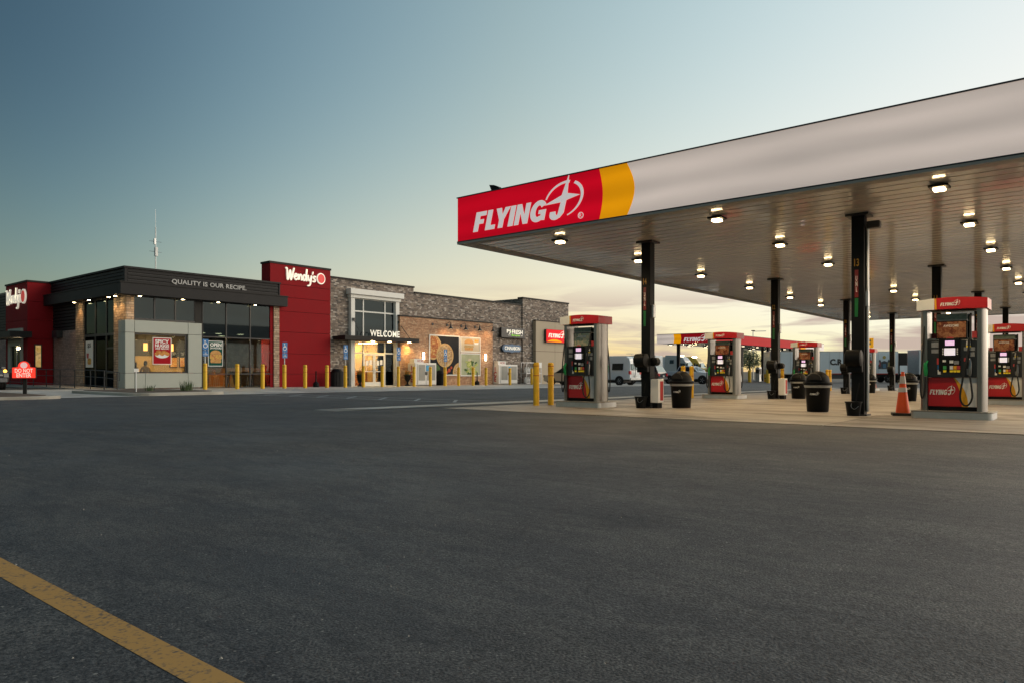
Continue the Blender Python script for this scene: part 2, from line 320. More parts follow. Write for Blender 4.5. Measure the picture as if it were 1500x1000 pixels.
# ------------------------------------------------------------------ mesh helpers
ORIG = {}
class MB:
    def __init__(s): s.v = []; s.f = []
    def add(s, vs, fs):
        n = len(s.v); s.v += [tuple(p) for p in vs]; s.f += [tuple(i+n for i in f) for f in fs]; return s
    def box(s, x0, x1, y0, y1, z0, z1):
        return s.add([(x0, y0, z0), (x1, y0, z0), (x1, y1, z0), (x0, y1, z0), (x0, y0, z1), (x1, y0, z1), (x1, y1, z1), (x0, y1, z1)],
                     [(3, 2, 1, 0), (4, 5, 6, 7), (0, 1, 5, 4), (1, 2, 6, 5), (2, 3, 7, 6), (3, 0, 4, 7)])
    def ext(s, pts, vec):
        n = len(pts); q = [tuple(Vector(p)+Vector(vec)) for p in pts]
        return s.add(list(pts)+q, [tuple(range(n)), tuple(range(2*n-1, n-1, -1))] + [(i, i+n, (i+1) % n+n, (i+1) % n) for i in range(n)])
    def flat(s, polys, fr, th=.01):
        for p in polys: s.ext([fr(u, v, th) for u, v in p], Vector(fr(0, 0, 0))-Vector(fr(0, 0, th)))
        return s
    def tube(s, pts, r, n=8, rs=None):
        pts = [Vector(p) for p in pts]; rings = []; up = None
        for i, p in enumerate(pts):
            d = (pts[min(i+1, len(pts)-1)]-pts[max(i-1, 0)]).normalized()
            if up is None: up = Vector((0, 0, 1)) if abs(d.z) < .9 else Vector((1, 0, 0))
            a = d.cross(up).normalized(); b = a.cross(d).normalized(); up = b
            rr = rs[i] if rs else r
            rings.append([p+rr*(math.cos(2*math.pi*k/n)*a+math.sin(2*math.pi*k/n)*b) for k in range(n)])
        vs = [q for rg in rings for q in rg]; fs = []
        for i in range(len(pts)-1):
            for k in range(n): fs.append((i*n+k, i*n+(k+1) % n, (i+1)*n+(k+1) % n, (i+1)*n+k))
        fs += [tuple(range(n-1, -1, -1)), tuple((len(pts)-1)*n+k for k in range(n))]
        return s.add(vs, fs)
    def lathe(s, prof, c=(0, 0, 0), n=20, axis='z'):
        vs = []
        for r, z in prof:
            for k in range(n):
                a = 2*math.pi*k/n
                q = {'z': (r*math.cos(a), r*math.sin(a), z), 'x': (z, r*math.cos(a), r*math.sin(a)), 'y': (r*math.sin(a), z, r*math.cos(a))}[axis]
                vs.append((c[0]+q[0], c[1]+q[1], c[2]+q[2]))
        fs = [(i*n+k, i*n+(k+1) % n, (i+1)*n+(k+1) % n, (i+1)*n+k) for i in range(len(prof)-1) for k in range(n)]
        fs += [tuple(range(n-1, -1, -1)), tuple((len(prof)-1)*n+k for k in range(n))]
        return s.add(vs, fs)
    def mesh(s, name, m, org=(0, 0, 0), smooth=False):
        me = bpy.data.meshes.new(name)
        me.from_pydata([(p[0]-org[0], p[1]-org[1], p[2]-org[2]) for p in s.v], [], s.f)
        me.materials.append(MATS[m] if isinstance(m, str) else m)
        bm = bmesh.new(); bm.from_mesh(me); bmesh.ops.recalc_face_normals(bm, faces=bm.faces); bm.to_mesh(me); bm.free()
        if smooth:
            for p in me.polygons: p.use_smooth = True
            me.set_sharp_from_angle(angle=R(40))
        return me
    def build(s, name, m, parent=None, smooth=False, bevel=0.0, label=None):
        org = ORIG.get(parent.name, (0, 0, 0)) if parent else (0, 0, 0)
        o = bpy.data.objects.new(name, s.mesh(name, m, org, smooth)); COL.objects.link(o)
        if parent: o.parent = parent; ORIG[o.name] = org
        if label: o['label'] = label
        if bevel:
            b = o.modifiers.new('bevel', 'BEVEL'); b.width = bevel; b.segments = 2; b.limit_method = 'ANGLE'; b.angle_limit = R(35)
        return o
def tag(o, label, cat, group=None):
    o['label'] = label; o['category'] = cat
    if group: o['group'] = group
    return o
def thing(name, label, cat, loc=(0, 0, 0), group=None, rz=0.0):
    o = bpy.data.objects.new(name, None); COL.objects.link(o); o.location = loc; o.rotation_euler.z = rz; o.empty_display_size = .2
    ORIG[o.name] = tuple(loc)
    return tag(o, label, cat, group)
def local(name, label, cat, loc, group=None, rz=0.0):
    o = thing(name, label, cat, loc, group, rz); ORIG[o.name] = (0, 0, 0); return o
def struct(o): o['kind'] = 'structure'; return o
def stuff(o): o['kind'] = 'stuff'; return o
def copy_tree(o, loc, label=None, parent=None, rz=None):
    c = o.copy(); COL.objects.link(c); c.parent = parent
    if parent is None:
        c.location = loc
        if rz is not None: c.rotation_euler.z = rz
        if label: c['label'] = label
    for ch in list(o.children): copy_tree(ch, None, None, c)
    return c
ORD = ['first', 'second', 'third', 'fourth', 'fifth', 'sixth', 'seventh', 'eighth', 'ninth', 'tenth', 'eleventh', 'twelfth', 'thirteenth', 'fourteenth', 'fifteenth', 'sixteenth', 'seventeenth', 'eighteenth']
def yface(x, y, z): return lambda u, v, w: (x+u, y-w, z+v)       # plane facing -Y, read from the front of the store
def xface(x, y, z): return lambda u, v, w: (x-w, y-u, z+v)       # plane facing -X
def B(*a): return MB().box(*a)

# ------------------------------------------------------------------ lettering
def text_into(mb, s, fr, w, h, th=.01, bold=.0, shear=0.0, space=1.0):
    cu = bpy.data.curves.new('t', 'FONT'); cu.body = s; cu.size = 1; cu.offset = bold; cu.shear = shear; cu.space_character = space; cu.resolution_u = 3; cu.space_line = .82; cu.align_x = 'CENTER'
    ob = bpy.data.objects.new('t', cu); COL.objects.link(ob); dg = bpy.context.evaluated_depsgraph_get()
    me = bpy.data.meshes.new_from_object(ob.evaluated_get(dg)); vs = [v.co.copy() for v in me.vertices]; fs = [tuple(p.vertices) for p in me.polygons]
    bpy.data.objects.remove(ob); bpy.data.curves.remove(cu); bpy.data.meshes.remove(me)
    x0 = min(v.x for v in vs); x1 = max(v.x for v in vs); y0 = min(v.y for v in vs); y1 = max(v.y for v in vs)
    mb.add([fr((v.x-x0)/(x1-x0)*w, (v.y-y0)/(y1-y0)*h, th) for v in vs], fs)
    return mb
def arc(cx, cy, r, a0, a1, n, ry=None):
    ry = ry or r
    return [(cx+r*math.cos(R(a0+(a1-a0)*i/n)), cy+ry*math.sin(R(a0+(a1-a0)*i/n))) for i in range(n+1)]
def catmull(P, n=6):
    P = [Vector(p) for p in P]; out = []
    for i in range(len(P)-1):
        a, b, c, d = P[max(i-1, 0)], P[i], P[i+1], P[min(i+2, len(P)-1)]
        for k in range(n):
            t = k/n; out.append(.5*((2*b)+(c-a)*t+(2*a-5*b+4*c-d)*t*t+(3*b-a-3*c+d)*t**3))
    return out+[P[-1]]
def stroke(pts, w, n=6):
    """a brushed stroke as one polygon with round ends"""
    q = catmull([(x, y, 0) for x, y in pts], n); L = []; Rr = []
    for i, p in enumerate(q):
        d = (q[min(i+1, len(q)-1)]-q[max(i-1, 0)]).normalized(); nn = Vector((-d.y, d.x, 0))*w/2
        L.append(((p+nn).x, (p+nn).y)); Rr.append(((p-nn).x, (p-nn).y))
    quads = [[L[i], L[i+1], Rr[i+1], Rr[i]] for i in range(len(q)-1)]
    return quads+[arc(q[0].x, q[0].y, w/2, 0, 330, 9), arc(q[-1].x, q[-1].y, w/2, 0, 330, 9)]
def emblem_logo():
    """slanted capitals followed by a J whose stem is a four-pointed star in an open ring; cap height 1"""
    P = []; w = .25
    P.append([(0, 0), (w, 0), (w, .38), (.48, .38), (.48, .60), (w, .60), (w, .78), (.56, .78), (.56, 1), (0, 1)])
    x = .64; P.append([(x, 0), (x+.5, 0), (x+.5, .22), (x+w, .22), (x+w, 1), (x, 1)])
    x = 1.10; P.append([(x+.22, 0), (x+.46, 0), (x+.46, .40), (x+.70, 1), (x+.44, 1), (x+.345, .64), (x+.25, 1), (x-.02, 1), (x+.22, .40)])
    x = 1.83; P.append([(x, 0), (x+w, 0), (x+w, 1), (x, 1)])
    x = 2.15; P.append([(x, 0), (x+.22, 0), (x+.22, .58), (x+.44, 0), (x+.66, 0), (x+.66, 1), (x+.44, 1), (x+.44, .42), (x+.22, 1), (x, 1)])
    x = 2.88
    o = arc(x+.38, .5, .38, 35, 300, 18, .52); i = arc(x+.38, .5, .14, 300, 35, 12, .28)
    P.append(o+[(x+.74, .03), (x+.74, .54), (x+.40, .54), (x+.40, .36), (x+.52, .36), (x+.52, .27)]+i)
    cx, cy, rr = 4.36, .86, .86
    outer = arc(cx, cy, rr, -68, 172, 40)
    for k in range(40):
        f = math.sin(math.pi*(k+.5)/40); t0 = .05+.07*math.sin(math.pi*k/40); t1 = .05+.07*math.sin(math.pi*(k+1)/40)
        a0 = -68+240*k/40; a1 = -68+240*(k+1)/40
        if 66 < (a0+a1)/2 < 80: continue
        P.append([outer[k], outer[k+1], arc(cx, cy, rr-t1, a1, a1, 1)[0], arc(cx, cy, rr-t0, a0, a0, 1)[0]])
    P.append([(cx+.02, 2.0), (cx+.12, 1.12), (cx+.70, .95), (cx+.13, .80), (cx+.12, .22), (cx-.02, .02), (cx-.22, -.05), (cx-.15, .12), (cx-.13, .28), (cx-.10, .74), (cx-.86, .72), (cx-.12, 1.06)])
    P.append(arc(cx-.24, .22, .27, 180, 300, 10, .28)+[(cx-.12, .12), (cx-.18, .15), (cx-.24, .22), (cx-.27, .34), (cx-.51, .34)])
    sh = .20
    return [[(a+sh*b, b) for a, b in p] for p in P]
LOGO = emblem_logo()
LW = 5.42
def logo_into(mb, fr, w, h=None, th=.006):
    k = w/LW; kh = (h/2.0) if h else k
    for i, p in enumerate(LOGO): mb.flat([[(a*k, b*kh) for a, b in p]], fr, th*(1+.012*i))
    return mb
def script_logo():
    """the restaurant's brushed script name, x-height about .5"""
    S = []; w = .145
    S.append(stroke([(0, 1.02), (.10, .95), (.12, .45), (.17, .02), (.30, .42), (.42, .86), (.46, .45), (.50, .03), (.64, .45), (.80, 1.04)], w))
    S.append(stroke([(.80, .33), (1.02, .36), (1.10, .52), (.98, .60), (.86, .42), (.88, .18), (1.02, .08), (1.18, .20)], w*.86))
    S.append(stroke([(1.26, .56), (1.30, .10), (1.34, .40), (1.48, .58), (1.58, .44), (1.60, .10)], w*.86))
    S.append(stroke([(2.0, .50), (1.84, .58), (1.76, .30), (1.84, .08), (2.0, .24), (2.10, .70), (2.14, 1.12), (2.08, .5), (2.12, .08)], w*.86))
    S.append(stroke([(2.28, .56), (2.32, .20), (2.44, .12), (2.56, .34), (2.64, .58), (2.56, .05), (2.46, -.28), (2.26, -.34)], w*.86))
    S.append(stroke([(2.80, .92), (2.76, .74)], w*.75))
    S.append(stroke([(3.06, .52), (2.92, .56), (2.86, .42), (3.02, .26), (2.98, .08), (2.80, .10)], w*.86))
    return S
SCRIPT = script_logo()

# ------------------------------------------------------------------ ground and paving
def sheet(mb, x0, x1, y0, y1, dz):
    return mb.add([(x0, y0, gz(x0)+dz), (x1, y0, gz(x1)+dz), (x1, y1, gz(x1)+dz), (x0, y1, gz(x0)+dz)], [(0, 1, 2, 3)])
struct(sheet(MB(), -60, 175, -80, 160, 0).build('asphalt_lot', 'asphalt'))
mat('field', (.13, .11, .075), .95, 0, .3, .05, .5, 2)
struct(MB().add([(-3000, -3000, -1.1), (4000, -3000, -1.1), (4000, 4000, -1.1), (-3000, 4000, -1.1)], [(0, 1, 2, 3)]).build('ground', 'field'))
yl = struct(sheet(MB(), 1.015, 1.122, -6, 26, .0015).build('painted_line', 'yellow_line'))
# concrete forecourt under the fuel canopy, cast in bays
fore = struct(sheet(MB(), 13.45, 56, -6, 13.35, .003).build('forecourt', 'kerb'))
bx = 4.2; by = 4.8; me0 = None
ny = 4; y0s = [-5.85, -1.05, 3.75, 8.55]
x = 13.45; i = 0
while x < 55.5:
    for y in y0s:
        mb = MB(); a, b = x+.012, x+bx-.012; c, d = y+.012, y+by-.012
        za, zb_ = gz(a), gz(b)
        mb.add([(a, c, za+.012), (b, c, zb_+.012), (b, d, zb_+.012), (a, d, za+.012), (a, c, za-.05), (b, c, zb_-.05), (b, d, zb_-.05), (a, d, za-.05)],
               [(0, 1, 2, 3), (0, 4, 5, 1), (1, 5, 6, 2), (2, 6, 7, 3), (3, 7, 4, 0)])
        mb.build('slab', 'slab', fore)
    x += bx
# shallow drainage strip beside the forecourt and the apron before the store
dr = struct(sheet(MB(), 10.7, 56, 14.2, 15.15, .0035).build('drain_strip', 'kerb'))
for k in range(11):
    a = 10.72+k*4.1; mb = MB(); b = a+4.06
    mb.add([(a + (.9 if k == 0 else 0), 14.24, gz(a)+.012), (b, 14.24, gz(b)+.012), (b, 15.11, gz(b)+.012), (a, 15.11, gz(a)+.012)], [(0, 1, 2, 3)]).build('slab', 'apron', dr)
ap = struct(sheet(MB(), -14, 66, 28.8, 44, .0035).build('store_apron', 'kerb'))
for k in range(16):
    for (c, d) in ((28.8, 33.6), (33.6, 38.2), (38.2, 44)):
        a = -14+k*5.0; b = a+4.975
        MB().add([(a, c+.012, gz(a)+.012), (b, c+.012, gz(b)+.012), (b, d-.012, gz(b)+.012), (a, d-.012, gz(a)+.012)], [(0, 1, 2, 3)]).build('slab', 'apron', ap)
# hatched walkway paint and stall paint
wk = MB(); sheet(wk, 18.25, 18.37, 15.4, 28.6, .004); sheet(wk, 16.6, 16.72, 15.4, 28.6, .004)
for k in range(7):
    y = 16.0+k*1.85
    wk.add([(16.75, y, gz(16.75)+.004), (18.22, y+1.3, gz(18.22)+.004), (18.22, y+1.46, gz(18.22)+.004), (16.75, y+.16, gz(16.75)+.004)], [(0, 1, 2, 3)])
struct(wk.build('walkway_paint', 'white_line'))
bl = MB()
for xx in (19.0, 22.0, 24.2, 26.6, 28.9): sheet(bl, xx, xx+.12, 29.2, 37.2, .0165)
for k in range(6):
    y = 29.5+k*1.25
    bl.add([(22.12, y, gz(22.1)+.0165), (24.2, y+.9, gz(24.2)+.0165), (24.2, y+1.05, gz(24.2)+.0165), (22.12, y+.15, gz(22.1)+.0165)], [(0, 1, 2, 3)])
struct(bl.build('stall_paint', 'blue_line'))

# ------------------------------------------------------------------ fuel canopy
CX0, CX1, CY0, CY1, CZ = 14.48, 54.2, -0.45, 13.76, 4.6
can = thing('fuel_canopy', 'large fuel canopy with backlit white fascia, red and yellow corner and metal soffit', 'canopy', (CX0, CY1, 0))
FH = 1.215
seams = [8.28, 6.2, 4.49, 2.67, 1.44, .2, CY0]
# red field with a bowed right edge, a yellow band, then white panels
def bow(y, bulge, n=10): return [(CX0, y + bulge*math.cos(math.pi*(k/n-.5)*1.0) , CZ+FH*k/n) for k in range(n+1)]
redge = bow(9.12, -.10); yedge = bow(8.36, -.20)
mb = MB(); mb.ext([(CX0, CY1, CZ), *redge, (CX0, CY1, CZ+FH)], (.16, 0, 0)); red = mb.build('red_panel', 'fascia_red', can)
mb = MB(); mb.ext([*[(p[0], p[1]-.004, p[2]) for p in redge], *reversed([(p[0], p[1]+.004, p[2]) for p in yedge])], (.16, 0, 0)); mb.build('yellow_panel', 'fascia_yellow', can)
mb = MB(); mb.ext([*yedge, (CX0, seams[1], CZ+FH), (CX0, seams[1], CZ)], (.16, 0, 0)); mb.build('white_panel', 'fascia_white', can)
for a, b in zip(seams[1:], seams[2:]): B(CX0, CX0+.16, b, a, CZ, CZ+FH).build('white_panel', 'fascia_white', can)
n = 10; step = (CX1-CX0-.2)/n
for k in range(n):
    xa = CX0+.17+k*step
    for (ya, yb) in ((CY1-.16, CY1), (CY0, CY0+.16)): B(xa+.004, xa+step-.004, ya, yb, CZ, CZ+FH).build('side_panel', 'fascia_white', can)
for k in range(4):
    ya = CY0+k*(CY1-CY0)/4; B(CX1-.16, CX1, ya+.17*(k == 0)+.006, ya+(CY1-CY0)/4-.17*(k == 3)-.006, CZ, CZ+FH).build('back_panel', 'fascia_white', can)
mb = MB(); mb.box(CX0-.025, CX0+.19, CY0-.02, CY1+.025, CZ+FH+.002, CZ+FH+.028); mb.box(CX0+.19, CX1+.02, CY1-.19, CY1+.025, CZ+FH+.002, CZ+FH+.028); mb.box(CX0+.19, CX1+.02, CY0-.02, CY0+.19, CZ+FH+.002, CZ+FH+.028); mb.box(CX1-.19, CX1+.02, CY0+.19, CY1-.19, CZ+FH+.002, CZ+FH+.028)
mb.build('top_trim', 'black_metal', can)
mb = MB(); mb.box(CX0-.012, CX0+.30, CY0-.012, CY1+.012, CZ-.07, CZ-.004); mb.box(CX0+.30, CX1, CY1-.42, CY1+.012, CZ-.07, CZ-.004); mb.box(CX0+.30, CX1, CY0-.012, CY0+.42, CZ-.07, CZ-.004); mb.box(CX1-.42, CX1+.012, CY0+.42, CY1-.42, CZ-.07, CZ-.004)
mb.build('gutter_trim', 'beige_trim', can)
B(CX0-.016, CX0+.02, CY0, CY1+.016, CZ-.016, CZ+.012).build('shadow_gap', 'black_metal', can)
B(CX0+.17, CX1-.17, CY0+.17, CY1-.17, CZ+.5, CZ+.6).build('roof_deck', 'deck', can)
# soffit: long metal pans running across the canopy, each with a shallow rib
pw = .41; pm = MB(); L0, L1 = CY0+.43, CY1-.43
def pan_profile(): return [(0, .0), (0, -.028), (.012, -.034), (.375, -.030), (.388, -.012), (.402, -.012), (.402, 0)]
pp = pan_profile(); pm.ext([(a, L0, b) for a, b in pp], (0, L1-L0, 0)); pan = pm.mesh('soffit_pan', 'soffit')
k = 0; x = CX0+.31
while x+pw < CX1-.42:
    o = bpy.data.objects.new('soffit_pan', pan); COL.objects.link(o); o.parent = can
    o.location = (x-CX0, -CY1, CZ-.02); o.rotation_euler.y = random.uniform(-.006, .006); x += pw
# big lettering on the front fascia
mb = MB(); logo_into(mb, xface(CX0-.002, 13.17, 4.80), 3.62, 1.04, .012)
mb.build('logo', 'lit_logo', can)
mb = MB(); fr = xface(CX0-.002, 9.72, 4.70); 
for k in range(14): mb.flat([[arc(.08, .08, .08, k*360/14, k*360/14, 1)[0], arc(.08, .08, .08, (k+1)*360/14, (k+1)*360/14, 1)[0], arc(.08, .08, .064, (k+1)*360/14, (k+1)*360/14, 1)[0], arc(.08, .08, .064, k*360/14, k*360/14, 1)[0]]], fr, .012)
text_into(mb, 'R', xface(CX0-.002, 9.68, 4.735), .075, .09, .012); mb.build('trademark', 'lit_logo', can)
# columns of the canopy
def fuel_column(x, y, num, label):
    g = gz(x); s = .135
    t = thing('canopy_column', label, 'column', (x, y, g), 'black columns under the fuel canopy')
    B(x-s, x+s, y-s, y+s, g, CZ-.075).build('post', 'column_black', t, bevel=.012)
    B(x-.24, x+.24, y-.24, y+.24, CZ-.11, CZ-.06).build('cap_plate', 'black_metal', t)
    B(x-.2, x+.2, y-.2, y+.2, g+.012, g+.05).build('base_plate', 'black_metal', t)
    f = xface(x-s-.001, y+.07, 3.36); text_into(MB(), num, f, .10, .17, .004, .02).build('number', mat('number_gold', (.42, .22, .01), .5), t)
    MB().flat([[(0, 0), (.075, 0), (.075, .62), (0, .62)]], xface(x-s-.001, y+.06, 2.66), .006).build('red_strip', mat('strip_red', (.16, .012, .012), .4), t)
    text_into(MB(), 'U\nN\nL', xface(x-s-.006, y+.042, 2.78), .04, .36, .003, .02).build('strip_lettering', 'letter_white', t)
    MB().flat([[(0, 0), (.065, 0), (.075, .42), (0, .42)]], xface(x-s-.001, y+.06, 2.22), .006).build('green_strip', mat('strip_green', (.008, .13, .03), .4), t)
    B(x-.06, x+.06, y-s-.07, y-s-.002, 2.45, 2.80).build('call_box', 'galvanized', t, bevel=.01)
COLS = [(17.5, 9.45), (27.65, 9.45), (37.9, 9.45), (48.3, 9.45), (17.5, 4.1), (27.6, 4.05), (37.8, 3.95), (48.2, 3.75)]
for k, (x, y) in enumerate(COLS):
    fuel_column(x, y, ['14', '12', '10', '8', '13', '11', '9', '7'][k],
                'black canopy column in the %s row, %s from the front' % (('left', 'right')[k // 4], ORD[k % 4]))
mb = MB(); mb.tube([(17.52, 3.93, .1), (17.52, 3.93, 4.2)], .035, 8); t = tag(mb.build('downspout', 'galvanized', None, True), 'thin metal downspout strapped to the front column of the right row', 'pipe')
mb = MB(); mb.box(17.42, 17.62, 3.66, 3.94, 4.20, 4.36); tag(mb.build('security_camera', 'black_metal', None, bevel=.03), 'small black camera housing near the top of the front right-row column', 'camera')
# lights
lm = local('canopy_light', '', 'light', (0, 0, CZ), 'lit square lights under the fuel canopy')
B(-.17, .17, -.17, .17, -.130, -.085).build('housing', 'charcoal', lm, bevel=.012); B(-.07, .07, -.07, .07, -.085, -.05).build('stem', 'beige_trim', lm)
B(-.10, .10, -.10, .10, -.185, -.130).build('lens', 'lamp_canopy', lm, bevel=.02)
cl_ = bpy.data.lights.new('canopy_lamp', 'SPOT'); cl_.energy = 190; cl_.color = (1, .74, .42); cl_.spot_size = R(160); cl_.spot_blend = .5; cl_.shadow_soft_size = .05
cl_o = bpy.data.objects.new('canopy_lamp', cl_); COL.objects.link(cl_o); cl_o.parent = lm; cl_o.location = (0, 0, -.28)
k = 0
for j, y in enumerate((11.05, 6.66, 2.25)):
    for i, x in enumerate((15.6, 19.85, 24.45, 29.2, 34.3, 39.2, 44.3, 49.4)):
        lab = 'lit canopy light in the %s row, %s from the front' % (('left', 'middle', 'right')[j], ORD[i])
        if k == 0: lm.location = (x, y, CZ); lm['label'] = lab
        else: copy_tree(lm, (x, y, CZ), lab)
        k += 1
mb = MB(); mb.ext([(14.75, 12.72, 5.86), (14.75, 12.42, 5.86), (14.75, 12.50, 6.0), (14.75, 12.66, 6.07), (14.75, 12.83, 6.10)], (.12, 0, 0))
tag(mb.build('rooftop_speaker', 'black_plastic', None), 'small black fin-shaped speaker on top of the canopy above the red corner', 'speaker')

# ------------------------------------------------------------------ fuel pumps
def pump_print(mb, w, rows, fr, size): pass
mat('pump_ad', (.10, .03, .025), .3)
blotch('ad_food', [(.07, .012, .01), (.20, .06, .03), (.42, .20, .09), (.12, .025, .02)], 11, .4, .05)
blotch('ad_green', [(.05, .09, .06), (.22, .26, .18), (.42, .36, .22), (.08, .12, .1)], 13, .3, .1)
mat('sticker_red', (.5, .05, .05), .5); mat('sticker_yellow', (.85, .62, .02), .5, emit=.08); mat('sticker_green', (.05, .35, .1), .5)
mat('nozzle_green', (.01, .26, .07), .4); mat('label_grey', (.25, .26, .27), .5, 0, .3, 30); mat('console', (.014, .016, .018), .34)
def make_pump(loc, num, label, ad):
    t = local('fuel_pump', label, 'fuel pump', loc, 'fuel pumps under the canopy'); z0 = .16
    def face(s):
        """s=-1: the side facing the lot"""
        X = lambda v: s*v*-1                 # v metres out from the centre line
        def fr(y, z, out): return (lambda u, v, w: (X(-(out+w)) , (y-u) if s < 0 else (-y+u), z+v))
        def slab(y0, y1, za, zb, o0, o1):
            xs = sorted((X(-o0), X(-o1))); ys = sorted((y0, y1) if s < 0 else (-y0, -y1)); return B(xs[0], xs[1], ys[0], ys[1], za, zb)
        slab(-.445, .445, z0, .245, .05, .20).build('plinth', 'black_plastic', t)
        d = slab(-.445, .445, .25, .865, .04, .225).build('lower_door', 'logo_red', t, bevel=.008)
        arcp = lambda bx_, n=12: [(bx_+.20*math.sin(math.pi*.5*(1-k/n)*1.0)*(1) , .61*k/n) for k in range(n+1)]
        e1 = [(.56+.0*k, .61*k/12) for k in range(13)]
        e1 = [(.62-.15*(k/12)**2.2, .61*k/12) for k in range(13)]; e2 = [(.735-.24*(k/12)**2.2, .61*k/12) for k in range(13)]
        MB().flat([e1+list(reversed(e2))], fr(.445, .2525, .226), .003).build('yellow_swoosh', 'logo_yellow', d)
        MB().flat([e2+[(.885, .61), (.885, 0)]], fr(.445, .2525, .226), .003).build('white_field', 'white_paint', d)
        logo_into(MB(), fr(.415, .50, .229), .47, .215, .003).build('logo', 'letter_white', d)
        c = slab(-.45, .45, .87, 1.655, .05, .30).build('console', 'console', t, bevel=.015)
        # raised centre with the two displays
        slab(-.16, .235, .99, 1.68, .30, .325).build('display_bezel', 'black_plastic', c, bevel=.012)
        MB().flat([[(0, 0), (.17, 0), (.17, .10), (0, .10)]], fr(.115, 1.535, .326), .004).build('price_display', 'screen_pink', c)
        MB().flat([[(0, 0), (.20, 0), (.20, .15), (0, .15)]], fr(.13, 1.33, .326), .004).build('screen', 'screen_white', c)
        for q in range(4):
            for yy in (.165, -.095): MB().flat([[(0, 0), (.022, 0), (.022, .022), (0, .022)]], fr(yy, 1.345+q*.036, .326), .005).build('key', 'white_paint', c)
        MB().flat([arc(0, 0, .07, 0, 180, 10, .035)], fr(.03, 1.682, .305), .012).build('badge', 'sticker_red', c)
        for (y, z, w, h, m) in ((.37, 1.50, .13, .11, 'label_grey'), (.37, 1.38, .13, .08, 'label_grey'), (.27, 1.14, .085, .13, 'sticker_red'), (.255, 1.04, .06, .09, 'blue_sign'), (.255, .93, .055, .10, 'white_paint'),
                                (.16, 1.19, .06, .045, 'white_paint'), (.035, 1.165, .07, .06, 'white_paint'), (-.05, 1.14, .085, .075, 'label_grey'), (-.10, 1.22, .06, .05, 'label_grey'),
                                (-.22, 1.42, .09, .075, 'label_grey'), (-.325, 1.42, .09, .075, 'label_grey'), (-.22, 1.20, .055, .075, 'sticker_red'), (-.33, 1.30, .08, .09, 'label_grey'), (-.27, .93, .06, .12, 'label_grey')):
            MB().flat([[(0, 0), (w, 0), (w, h), (0, h)]], fr(y, z, .326 if -.16 < y < .235 and y-w > -.16 else .301), .005).build('decal', m, c)
        for q, (y, m) in enumerate(((.15, 'sticker_green'), (.03, 'white_paint'), (-.035, 'logo_yellow'), (-.10, 'sticker_red'))):
            MB().flat([[(0, 0), (.058, 0), (.058, .075), (0, .075)]], fr(y, 1.035, .326), .006).build('grade_plate', m, c)
            MB().flat([[(.004, 0), (.054, 0), (.058, .02), (.058, .045), (0, .045), (0, .02)]], fr(y, .975, .326), .010).build('grade_button', 'sticker_yellow', c)
        text_into(MB(), num, fr(-.265, 1.535, .301), .075, .085, .004, .03).build('pump_number', 'letter_white', c)
        MB().flat([[(0, 0), (.085, 0), (.085, .028), (0, .028)]], fr(-.26, 1.495, .301), .004).build('number_tab', 'sticker_yellow', c)
        # advert frame above the console
        a = slab(-.26, .31, 1.68, 2.06, .11, .15).build('advert_frame', 'black_plastic', t)
        MB().flat([[(0, 0), (.53, 0), (.53, .34), (0, .34)]], fr(.29, 1.70, .151), .004).build('advert', ad, a)
        text_into(MB(), 'AWESOME', fr(.17, 1.93, .156), .28, .05, .003, .02).build('advert_lettering', 'letter_white', a)
        MB().flat([[(0, 0), (.56, 0), (.56, .12), (0, .12)]], fr(.30, 2.085, .12), .03).build('advert_header', mat('header_green', (.12, .17, .13), .5, 0, .4, 18), a)
        slab(-.26, .30, 2.063, 2.083, .08, .14).build('rail', 'steel', a)
        # hoses and nozzles
        def P(y, z, o): return (X(-o), y if s < 0 else -y, z)
        MB().tube(catmull([P(-.33, 2.2, .20), P(-.335, 1.7, .36), P(-.28, 1.25, .40), P(-.20, .75, .42), P(-.165, .45, .40), P(-.22, .30, .38), P(-.31, .30, .38), P(-.375, .45, .38), P(-.36, .70, .38), P(-.335, .90, .37)], 5), .019, 7).build('hose', 'rubber', t, True)
        MB().tube([P(-.335, .90, .37), P(-.335, 1.02, .37), P(-.34, 1.16, .36), P(-.33, 1.26, .33)], .03, 8, [.022, .034, .03, .02]).build('nozzle', 'steel', t, True)
        MB().tube(catmull([P(.50, 2.2, .22), P(.515, 1.6, .34), P(.55, .95, .38), P(.565, .55, .36), P(.53, .42, .36), P(.49, .60, .36), P(.48, .88, .35)], 5), .017, 7).build('hose', 'rubber', t, True)
        MB().tube([P(.47, .90, .35), P(.47, 1.0, .36), P(.475, 1.14, .37), P(.44, 1.22, .32)], .03, 8, [.03, .045, .038, .02]).build('nozzle', 'nozzle_green', t, True)
        MB().flat([[(0, 0), (.10, 0), (.10, .14), (0, .14)]], fr(-.36, 1.68, .27), .02).build('notice', 'sticker_red', t)
    face(-1); face(1)
    # rounded stainless side columns
    for q in (-1, 1):
        prof = [(-.29, .45), (-.29, .53), (-.25, .57), (-.12, .60), (.12, .60), (.25, .57), (.29, .53), (.29, .45)]
        MB().ext([(a, q*b, z0) for a, b in prof], (0, 0, 2.13)).build('side_column', 'steel', t, True)
    B(-.045, .045, -.449, .449, 1.655, 1.70).build('top_tray', 'steel', t)
    # bowed valance
    yr = [(.64-1.28*k/16) for k in range(17)]
    def top(y): return 2.50+.045*math.cos(y/.64*math.pi/2)
    def bot(y): return 2.285+.012*math.cos(y/.64*math.pi/2)
    core = MB(); n = 17
    core.ext([(-.355, y, top(y)) for y in yr]+[(-.355, y, bot(y)) for y in reversed(yr)], (.71, 0, 0)); v = core.build('valance', 'logo_red', t)
